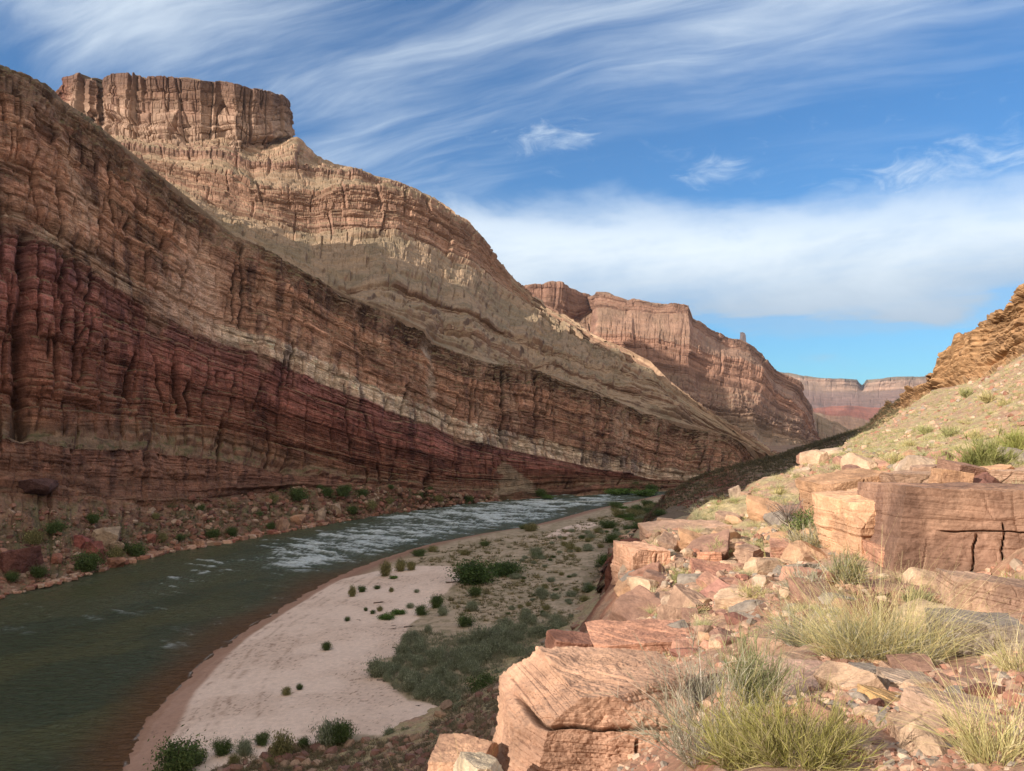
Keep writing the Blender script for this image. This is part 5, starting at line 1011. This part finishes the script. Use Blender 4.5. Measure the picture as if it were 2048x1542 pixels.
# driftwood on the sand
for k, (px, py, w, lb) in enumerate([(718, 1240, 14, "short dark driftwood stick beside the tiny dark bush"), (786, 1252, 10, "small knot of driftwood below the bright green mats"), (812, 1255, 30, "longest driftwood branch lying on the right of the sand"), (787, 1258, 12, "thin stick just under the driftwood knot"), (757, 1206, 20, "pale grey stick above the small sprigs"), (793, 1297, 22, "driftwood stick at the left tip of the sage"), (762, 1362, 20, "blackened log at the left corner of the sage patch"), (836, 1412, 10, "small dark log near the lower right of the sand"), (905, 1165, 26, "pale log at the top right edge of the sand")]):
    q, ok = onbench([px], [py]); p = q[0]; s = w * p[1] / F; rs = np.random.RandomState(900 + k); n = 5
    root = np.zeros((n, 3)); root[1:, 0] = (rs.rand(n - 1) - .3) * .5 * s; d = unit(np.c_[np.ones(n), rs.randn(n) * .5, .12 * rs.rand(n)]); d[0] = (1, 0, .03)
    root[0] = (-.5 * s, 0, .04); g = ribbons(rs, root, d, s * np.r_[1, .2 + .3 * rs.rand(n - 1)], .07 * s, .1, 5, ((.14, .10, .08), (.22, .18, .15)), 0)
    V, Q, c = g[:3]; V2 = V + np.array((0, .0, .05 * s)); V3 = V + np.array((0, .05 * s, .02 * s)); Vx = np.concatenate([V, V2, V3]); Qx = np.concatenate([Q, Q + len(V), Q + 2 * len(V)])
    o = put("driftwood", make_mesh("driftwood", Vx, Qx, None, np.concatenate([c, c, c]), M_twig), p, 1.0, rs.rand() * 1.2 - .6, 0, 0, lb, "driftwood")
for k, (px, py) in enumerate(((880, 1440), (1000, 1425))):
    pass

# ---- far bank: boulders, shoreline rocks, shrubs
def bank_rock(px, py, wpx, hpx, base, seed, label, group=None, name="boulder"):
    p = on("canyon_wall", px, py + hpx * .3); s = wpx * p[1] / F; h = hpx * p[1] / F
    V, Q, bn, crk, d = rock_geo(seed, (s, s * .8, h * 1.15), 30, .25, 16, .1 * s, .012, .11)
    o = put(name, make_mesh(name, V, Q, None, rock_col(V, d, base, seed, s, .45, bn=bn), M_rock2), p + np.array((0, .2 * s, .25 * h)), 1.0, seed % 6, 0, 0, label, "rock", group)
M_rock2 = surface_mat("bank_rock", 0.6, 0.28, 0.6, 0.15)
for k, (px, py, w, h, b, lb) in enumerate([(210, 1070, 58, 36, (.31, .235, .17), "big pale buff boulder above the left bank"), (66, 972, 74, 30, (.10, .055, .05), "dark red tabular block on the talus at far left"), (28, 1122, 72, 44, (.15, .07, .06), "large maroon boulder at the left edge near the water"), (160, 1082, 30, 26, (.27, .10, .085), "red boulder left of the big buff one"), (185, 1100, 38, 34, (.25, .10, .08), "maroon boulder in front of the big buff one"), (228, 1092, 28, 16, (.38, .28, .19), "flat pale stone at the foot of the big buff boulder"), (230, 1126, 40, 20, (.34, .18, .12), "orange brown boulder between two shoreline bushes"), (150, 1160, 30, 22, (.36, .22, .16), "pinkish block at the waterline, far left"), (562, 1050, 26, 28, (.40, .26, .18), "pale pink boulder standing at the water below the talus"), (512, 1072, 28, 24, (.32, .18, .13), "brown boulder at the water left of the pale pink one"), (400, 1090, 24, 18, (.38, .23, .16), "orange boulder at the waterline by the first rapid"), (640, 1028, 26, 24, (.42, .32, .24), "whitish slanting boulder above the rapid"), (672, 1020, 24, 20, (.40, .30, .22), "second whitish boulder above the rapid"), (595, 1040, 30, 14, (.40, .24, .16), "flat orange boulder at the bend of the bank"), (300, 1078, 20, 16, (.28, .12, .09), "small maroon boulder mid bank"), (112, 1118, 26, 20, (.30, .14, .1), "rust boulder between bushes at the left bank"), (960, 880, 16, 9, (.5, .44, .36), "white boulder at the top of the debris cone under the cliff")]):
    bank_rock(px, py, w, h, b, 500 + k, lb)
SPRO = []
for k, b in enumerate(((.46, .27, .19), (.40, .23, .16), (.50, .32, .24), (.34, .17, .12), (.30, .13, .10), (.44, .31, .23))):
    V, Q, bn, crk, d = rock_geo(560 + k, (1, .8, .5), 8, .5, 8, .1, .02, .06); SPRO.append(make_mesh("shore_rock_mesh", V, Q, None, rock_col(V, d, b, 560 + k, 1, .4, bn=bn), M_rock2))
ED = ((0, 1195), (130, 1163), (250, 1128), (300, 1112), (400, 1094), (500, 1076), (600, 1058), (700, 1040), (860, 1016), (1000, 1001), (1110, 994))
for k in range(180):
    px = 700 * rng.rand() ** .9; e = float(np.interp(px, [a for a, _ in ED], [b for _, b in ED])); p = Pz(px, e - 9 * rng.rand() ** 1.3, .3); s = (7 + 13 * rng.rand() ** 2) * p[1] / F
    put("shore_rock", SPRO[rng.randint(6)], p, (s, s, s * (.7 + .4 * rng.rand())), rng.rand() * 6, 0, 0, (SIZE(s * F / p[1] * 1.8) + " waterline rock " + where_of(*proj(p), LF)), "rock", "rocks along the far waterline")
# talus blocks
A = []; S = []
for k in range(2600):
    px = 1000 * rng.rand(); e = float(np.interp(px, [a for a, _ in ED], [b for _, b in ED])); up = float(np.interp(px, [0, 300, 600, 1000], [185, 100, 85, 8])); py = e - up * rng.rand() ** 1.2
    A.append((px, py))
A = np.array(A); v, va, vb = surface_of("canyon_wall", 1); m = (vb > 880) & (va > -60) & (va < 1100); v = v[m]; va = va[m]; vb = vb[m]
gi = {}; keyv = (va // 6).astype(int) * 10000 + (vb // 6).astype(int)
o_ = np.argsort(v[:, 1]); 
for i in o_[::-1]: gi[int(keyv[i])] = i
Pp = []; 
for px, py in A:
    i = gi.get(int(px // 6) * 10000 + int(py // 6))
    if i is not None: Pp.append(v[i])
Pp = np.array(Pp, float); S = (2.5 + 11 * rng.rand(len(Pp)) ** 3.2) * Pp[:, 1] / F
merged_rocks("talus", "fallen red and tan blocks heaped on the far bank below the cliff", Pp, S, [(.26, .14, .10), (.20, .095, .075), (.29, .19, .14), (.23, .12, .085), (.33, .24, .18), (.15, .08, .065)], 180, M_rock2, res=3)
kk = rng.rand(len(Pp)) < .30; gq = Pp[kk]
merged_tufts('bank_brush', 'dull green and straw low brush scattered over the talus of the far bank', gq, (5 + 9 * rng.rand(len(gq))) * gq[:, 1] / F, [tuft_mesh(495 + k, 26, .7, .5, 1.0, .09, (((.12, .15, .06), (.09, .12, .045)), ((.24, .21, .12), (.16, .17, .08)))[k % 2], 2) for k in range(4)], 11, M_leaf, 'ground cover')
LB = [(70, 1085, 42), (110, 1064, 42), (185, 1043, 34), (172, 1140, 66), (230, 1118, 40), (276, 1112, 46), (82, 1152, 38), (22, 1162, 34), (315, 1038, 18), (402, 1018, 20), (425, 1072, 30), (465, 1068, 30), (325, 1082, 26), (360, 1080, 22), (545, 1058, 24), (600, 1000, 44), (548, 1004, 26), (655, 992, 30), (690, 992, 40), (705, 1026, 30), (742, 1020, 30), (784, 978, 16), (838, 992, 20), (862, 980, 14), (880, 1002, 22), (520, 1030, 16), (250, 1100, 28), (725, 990, 26), (780, 1008, 20), (1085, 990, 26), (940, 1002, 24), (640, 978, 18)]
POS = ["at the left edge", "left of the buff boulder", "above the buff boulder", "nearest to the water on the left"]
for k, (px, py, w) in enumerate(LB):
    p = on("canyon_wall", px, py); s = w * p[1] / F
    plant("shrub", (SH_G if k % 4 else SH_O)[k % 3], p, (s, s * .8, s * .8), k * 1.3, ("dark green" if k % 4 else "olive") + (" small" if w < 27 else " big") + " bush " + where_of(px, py, LF), "shrub", "bushes on the rocky far bank")
for k, (px, py, w, st, hs, lb) in enumerate([(1215, 972, 44, SH_G, .5, "dark thicket at the far end of the river, left one"), (1265, 976, 52, SH_G, .5, "largest dark thicket at the far bend of the river"), (1302, 980, 40, SH_G, .55, "dark thicket at the far bend beside pale rock"), (1240, 984, 60, SH_B, .5, "bright green reeds at the water's far bend"), (1290, 986, 60, SH_B, .5, "bright reeds right of the first reeds at the far bend"), (1095, 992, 34, SH_B, .5, "bright green bank plants before the debris cone")]):
    q = Pz(px, py + 4, .2); s = w * q[1] / F; plant("thicket", st[k % len(st)], q, (s, s * .7, s * hs), k, lb, "bush")
# greens along the far bench by the river's end
for k in range(26):
    px = 1225 + 95 * rng.rand(); py = 1010 + 30 * rng.rand(); q, ok = onbench([px], [py]); s = (16 + 14 * rng.rand()) * q[0][1] / F
    plant("shrub", (SH_O, SH_B, SH_G)[k % 3][k % 2], q[0], (s, s, s * .6), rng.rand() * 6, ("olive", "bright green", "dark green")[k % 3] + " low bush " + where_of(*proj(q[0]), LB_ + [(1300, 1005, "the river mouth gap"), (1250, 1040, "the far bench"), (1240, 1012, "the last bend")]), "shrub", "green bushes at the far end of the bench")
# brush on the dark slope
v, va, vb = surface_of("far_hillside", 1); m = (va > 1290) & (va < 1800) & (vb < 1150); v = v[m]; pk = rng.choice(len(v), 7000); q = v[pk].astype(float)
DK = [tuft_mesh(440 + k, 16, .8, .5, 1.2, .12, ((.15, .135, .07), (.19, .15, .09), (.11, .10, .06)), 2) for k in range(4)]
merged_tufts("slope_brush", "dark low brush covering the shaded slope beyond the near hillside", q, (4 + 5 * rng.rand(len(q))) * q[:, 1] / F, DK, 7, M_leaf, "ground cover")

# ---- plants on the near slope
STRAW = ((.66, .56, .28), (.60, .54, .25), (.52, .50, .22), (.70, .62, .36)); GG = ((.50, .52, .24), (.44, .47, .20), (.56, .54, .28))
GT = [mm("bunchgrass_mesh", tuft_mesh(450 + k, 150, .9, .35, .8, .018, (STRAW, GG, ((.56, .55, .33), (.62, .58, .36)))[k % 3], 4), M_straw) for k in range(6)]
GZ = [(1380, 2048, 960, 1080, 70), (1480, 2048, 860, 985, 95), (1300, 1800, 1060, 1260, 60), (1750, 2048, 700, 870, 60), (1600, 1900, 1180, 1330, 12)]
cnt = 0
for (a0, a1, b0, b1, n) in GZ:
    q, ok = scatter(n, (a0, a1, b0, b1))
    for p in q[ok]:
        if cnt >= 295: break
        r = float(np.hypot(p[0], p[1])); s = min(.75, (16 + 22 * rng.rand()) * r / F); where = "terrace rocks" if b0 > 1000 and a1 < 1900 else "upper near slope"
        put("bunchgrass", GT[rng.randint(6)], p, (s, s, s * .8), rng.rand() * 6, 0, 0, SIZE(s * F / r) + " bunchgrass clump " + where_of(*proj(p), LM), "grass clump", "bunchgrass clumps on the near slope"); cnt += 1
LG = [tuft_mesh(470 + k, 26, .8, .45, 1.0, .05, (STRAW, GG, ((.5, .5, .3), (.6, .56, .34)))[k % 3], 2) for k in range(6)]
A = []; S = []
for box, n, mn, mx in (((1380, 2048, 860, 1060), 9000, 5, 12), ((1560, 2048, 660, 900), 6000, 4, 8), ((1300, 2048, 1060, 1330), 1300, 7, 20)):
    q, ok = scatter(n, box); q = q[ok]; r = np.hypot(q[:, 0], q[:, 1]); k = fbm(q[:, 0] / 1.6, q[:, 1] / 1.6, 0, 3, 770) > np.where(r > 24, -.22, .05); q = q[k]; r = r[k]
    A.append(q); S.append(np.minimum((mn + (mx - mn) * rng.rand(len(q))) * r / F, .8))
merged_tufts("slope_grass", "pale dry grass growing all over the sunlit near slope", np.concatenate(A), np.concatenate(S), LG, 8, M_straw, "grass")
print("slope grass", sum(map(len, A)))

BROOM = ((.36, .35, .10), (.44, .41, .14), (.28, .28, .08), (.48, .43, .20), (.36, .30, .18)); GREENB = ((.25, .31, .13), (.33, .36, .17), (.42, .41, .22), (.36, .33, .24)); GRB = ((.44, .42, .30), (.52, .49, .38), (.36, .36, .24))
def near_plant(name, px, py, Y, wm, hm, seed, leafc, stemc, label, nmain=80, nsub=22, w=.005, sub=.3, up=1.0, bend=.25, cat="shrub", pn=("stem", "foliage")):
    p = P(px, py, Y); p[2] = float(ground(p[0], p[1])[0]); a, b = broom_parts(seed, 1.0, wm / hm / 2, nmain, nsub, stemc, leafc, w / hm, sub, up, bend)
    return plant(name, [(pn[0], mm(pn[0], a, M_twig)), (pn[1], mm(pn[1], b, M_leaf))], p, hm, seed * 1.1, label, cat)
def nearplants():
    N = near_plant; G_ = ((.34, .31, .16),); K = ((.50, .47, .42), (.40, .37, .32))
    N("broom_shrub", 1600, 1610, 3.5, .95, .33, 1, BROOM, G_, "dense yellow green broom filling the bottom edge right of the pale block", 150, 34, .0032, .30, 1.1)
    N("broom_shrub", 1480, 1590, 3.9, .6, .34, 2, BROOM, G_, "left end of the yellow green broom, mixed with grey twigs", 90, 28, .0032, .30, 1.1)
    N("twiggy_shrub", 1400, 1520, 4.8, .75, .62, 3, GRB, K, "silvery grey twiggy shrub against the right side of the pale block", 90, 26, .0035, .26, .75, .4)
    N("twiggy_shrub", 1410, 1330, 7.4, .62, .36, 13, GRB, K, "small grey shrub at the top right corner of the pale block", 60, 22, .0045, .26, .75, .4)
    N("green_shrub", 1510, 1425, 5.2, .46, .46, 4, GREENB, G_, "fresh green upright shrub in front of the big squat boulder", 90, 26, .0036, .32, 1.2)
    N("green_shrub", 1600, 1300, 8.2, .8, .46, 5, GRB + GREENB[1:], K, "grey green shrub left of the tall straw grass", 90, 26, .005, .28, .9)
    N("twiggy_shrub", 1720, 1338, 6.8, .9, .42, 6, GRB + GREENB[1:2], K, "wide grey twiggy bush under the tall straw grass", 120, 26, .0042, .26, .75, .4)
    N("twiggy_shrub", 1830, 1330, 6.6, .6, .36, 16, GRB, K, "bare twiggy bush right of the tall straw grass", 80, 20, .0042, .26, .7, .4)
    N("broom_shrub", 1968, 905, 24, 1.75, 1.05, 7, ((.30, .33, .11), (.38, .38, .15), (.24, .27, .09)), G_, "large rounded green shrub on the slope above the rock ledge", 130, 40, .018, .26, .9)
    N("broom_shrub", 1875, 882, 30, 1.25, .75, 8, ((.34, .40, .14), (.42, .45, .18)), G_, "pale green shrub left of the large rounded one", 90, 30, .018, .28, .9)
    N("broom_shrub", 1890, 896, 27, .75, .62, 9, ((.58, .55, .18), (.64, .58, .24)), G_, "golden yellow shrub between the two green ones", 80, 26, .015, .30, 1.1)
    N("broom_shrub", 2035, 850, 32, 1.6, 1.0, 10, ((.36, .40, .12), (.46, .46, .16)), G_, "yellow green shrub cut by the right edge, high on the slope", 90, 30, .02, .28, 1.0)
    N("broom_shrub", 2030, 1165, 11.5, .8, .55, 11, BROOM, G_, "olive green shrub at the right edge below the rock face", 90, 30, .007, .3, 1.1)
    N("broom_shrub", 1830, 1180, 13, .9, .3, 12, GREENB + STRAW[:1], G_, "low green plants growing at the base of the rock face", 90, 24, .009, .34, 1.0)
    N("twiggy_shrub", 1620, 1120, 18.5, 1.3, .75, 14, GRB + STRAW[:2], K, "straw coloured bush up slope of the golden boulder", 90, 26, .011, .28, .9)
    N("green_shrub", 1690, 1165, 13.5, .8, .6, 15, GREENB + STRAW[:1], K, "green straw bush in front of the pinkish overhung block", 80, 26, .009, .28, 1.0)
    N("twiggy_shrub", 1610, 1210, 12, .75, .46, 17, GRB, K, "pale grey bush behind the squarish pink stone", 80, 24, .008, .28, .8)
    for k, (px, py, Y, w, lb) in enumerate([(1545, 1082, 20, .7, "light green tuft below the bare little tree"), (1440, 1105, 20, .7, "straw tuft on the terrace behind the slab"), (1505, 1228, 12.5, .5, "yellow tuft between the purplish slab and the pink stone"), (1360, 1215, 16, .4, "small straw tuft on the terrace edge"), (1790, 895, 45, 1.3, "yellow clump on the upper slope left of the pale green shrub"), (1715, 955, 36, .9, "pale yellow clump above the rusty outcrop"), (1975, 780, 75, 2.0, "green dot of shrub high on the upper slope"), (1900, 850, 55, 1.4, "faint green shrub above the golden one"), (1950, 845, 48, 1.1, "grey green shrub above the large rounded one"), (1850, 850, 70, 1.6, "small olive shrub up left of the pale green shrub"), (2010, 800, 62, 1.5, "olive shrub on the upper slope near the right edge"), (1930, 735, 110, 2.2, "small shrub under the orange cliffs"), (1820, 875, 60, 1.2, "grey tuft on the upper slope near the skyline"), (1665, 965, 40, .9, "straw clump on the slope near its left skyline"), (1560, 1010, 36, .8, "pale green clump near the skyline stones")]):
        N("grass_clump", px, py, Y, w, w * .6, 30 + k, GG if k % 2 else STRAW, G_, lb, 70, 16, .0006 * Y, .3, 1.1, .3, "grass clump", ("stalks", "blades"))
    # tall straw grass
    for k, (px, py, Y, h, nb, lb) in enumerate([(1690, 1345, 6.9, .78, 520, "tall straw grass, left clump above the wide flat slab"), (1755, 1345, 6.8, .95, 900, "tallest golden straw grass clump in the right foreground"), (1820, 1345, 6.7, .8, 600, "tall straw grass, right clump before the grey boulder"), (1995, 1560, 3.2, .42, 420, "pale straw grass in the bottom right corner"), (2040, 1330, 5.2, .4, 300, "straw grass at the right edge before the grey boulder"), (920, 1590, 4.6, .42, 70, "thin yellow stalks at the bottom edge left of the pale block"), (820, 1600, 5.0, .34, 60, "sparse yellow stalks at the very bottom, farthest left")]):
        p = P(px, py, Y); p[2] = max(float(ground(p[0], p[1])[0]), p[2] - .2 if k > 4 else -9); g = tuft_mesh(490 + k, nb, h, .22 * h / .6, .75, .0042, STRAW if k < 5 else ((.62, .55, .18), (.5, .46, .16)), 6, .30)
        tag(link("straw_grass", mm("straw_grass", g, M_straw), loc=tuple(p)), lb, "grass clump")
nearplants()

def little_tree():
    rs = np.random.RandomState(12); base = P(1582, 1080, 21.5); base[2] = float(ground(base[0], base[1])[0]) - .05
    def tube(path, r0, r1, col):
        path = np.array(path, float); n = len(path); V = []; k = 6
        for i, p in enumerate(path):
            r = r0 + (r1 - r0) * i / (n - 1); d = unit(path[min(i + 1, n - 1)] - path[max(i - 1, 0)]); u = unit(np.cross(d, (0.3, 1, .1))); w = np.cross(d, u)
            for j in range(k): a = j * 2 * math.pi / k; V.append(p + r * (math.cos(a) * u + math.sin(a) * w))
        Q = [[i * k + j, i * k + (j + 1) % k, (i + 1) * k + (j + 1) % k, (i + 1) * k + j] for i in range(n - 1) for j in range(k)]
        return np.array(V), np.array(Q), np.broadcast_to(np.array(col), (len(V), 3))
    e = bpy.data.objects.new("small_tree", None); C.objects.link(e); e.location = tuple(base); tag(e, "small gnarled tree with a bare left side and green leaves on its right", "tree")
    tr = [(0, 0, 0), (-.04, 0, .15), (-.02, 0, .3), (-.09, .02, .45), (-.10, 0, .6)]
    link("trunk", mm("trunk", tube(tr, .045, .025, (.10, .075, .06)), M_twig), e)
    tips = []
    VV = []; QQ = []; CC = []; off = 0
    for k in range(18):
        a = rs.rand() * 6.28; s = np.array(tr[rs.randint(2, 5)]); L = .35 + .45 * rs.rand(); d = unit(np.array((math.cos(a) * 1.1, math.sin(a) * .8, .7 + .5 * rs.rand())))
        pth = [s + d * L * t + rs.randn(3) * .03 * t for t in (0, .25, .5, .75, 1)]; g = tube(pth, .014, .004, (.16, .13, .11)); VV.append(g[0]); QQ.append(g[1] + off); CC.append(g[2]); off += len(g[0]); tips.append(pth)
    link("branches", mm("branches", (np.concatenate(VV), np.concatenate(QQ), np.concatenate(CC)), M_twig), e)
    i = rs.randint(18, size=420); root = np.array([tips[j][rs.randint(2, 5)] for j in i]); g = ribbons(rs, root, unit(rs.randn(420, 3) + (0, 0, .5)), .12 + .2 * rs.rand(420), .006, .3, 3, ((.24, .2, .17), (.32, .28, .24)), 0)
    link("twigs", mm("twigs", g[:3], M_twig), e)
    a, b = leafy_parts(77, 1.15, .75, 2200, .028, ((.18, .24, .08), (.26, .31, .12), (.13, .18, .06)), 24, .3, .11)
    b = (b[0] + np.array((.42, 0, .15)), b[1], b[2]); link("foliage", mm("foliage", b, M_leaf), e)
little_tree()

def spire():
    p = P(1486, 690, 4200); w = 12 * 4200 / F; h = 46 * 4200 / F
    V, Q, bn, crk, d = rock_geo(600, (w, w, h), 40, 1.0, 5, h / 12, .012, .05); V[:, :2] *= (1.15 - .5 * (V[:, 2:3] / h + .5))
    tag(link("rock_spire", make_mesh("rock_spire", V, Q, None, rock_col(V, d, (.17, .145, .15), 600, h, .3, bn=bn), M_dist), loc=tuple(p)), "lone grey rock tower rising just behind the far butte", "rock spire")
    V, Q, bn, crk, d = rock_geo(601, (w * 6, w * 3, h * .8), 40, .9, 6, h / 14, .01, .05)
    tag(link("mesa", make_mesh("mesa", V, Q, None, rock_col(V, d, (.30, .21, .17), 601, w * 6, .3, bn=bn), M_dist), loc=tuple(P(1450, 705, 4500))), "hazy mesa shoulder left of the lone rock tower", "mesa")
spire()

# ---- thin air between here and the far rims
def haze():
    V = np.array([(x, y, z) for x in (-6000, 9500) for y in (-600, 10500) for z in (-7.5, 1500)], float)
    Q = [[0, 1, 3, 2], [4, 6, 7, 5], [0, 4, 5, 1], [2, 3, 7, 6], [0, 2, 6, 4], [1, 5, 7, 3]]
    m = bpy.data.materials.new("haze_air"); m.use_nodes = True; nt = m.node_tree; nt.nodes.clear(); v = nt.nodes.new('ShaderNodeVolumePrincipled'); v.inputs['Color'].default_value = (.72, .84, 1, 1); v.inputs['Density'].default_value = 2.6e-5; v.inputs['Anisotropy'].default_value = .2
    o = nt.nodes.new('ShaderNodeOutputMaterial'); nt.links.new(v.outputs[0], o.inputs['Volume'])
    tag(link("haze", make_mesh("haze", V, Q, None, None, m)), "thin blue air over the whole canyon", "haze", kind="stuff")
if HAZE: haze()
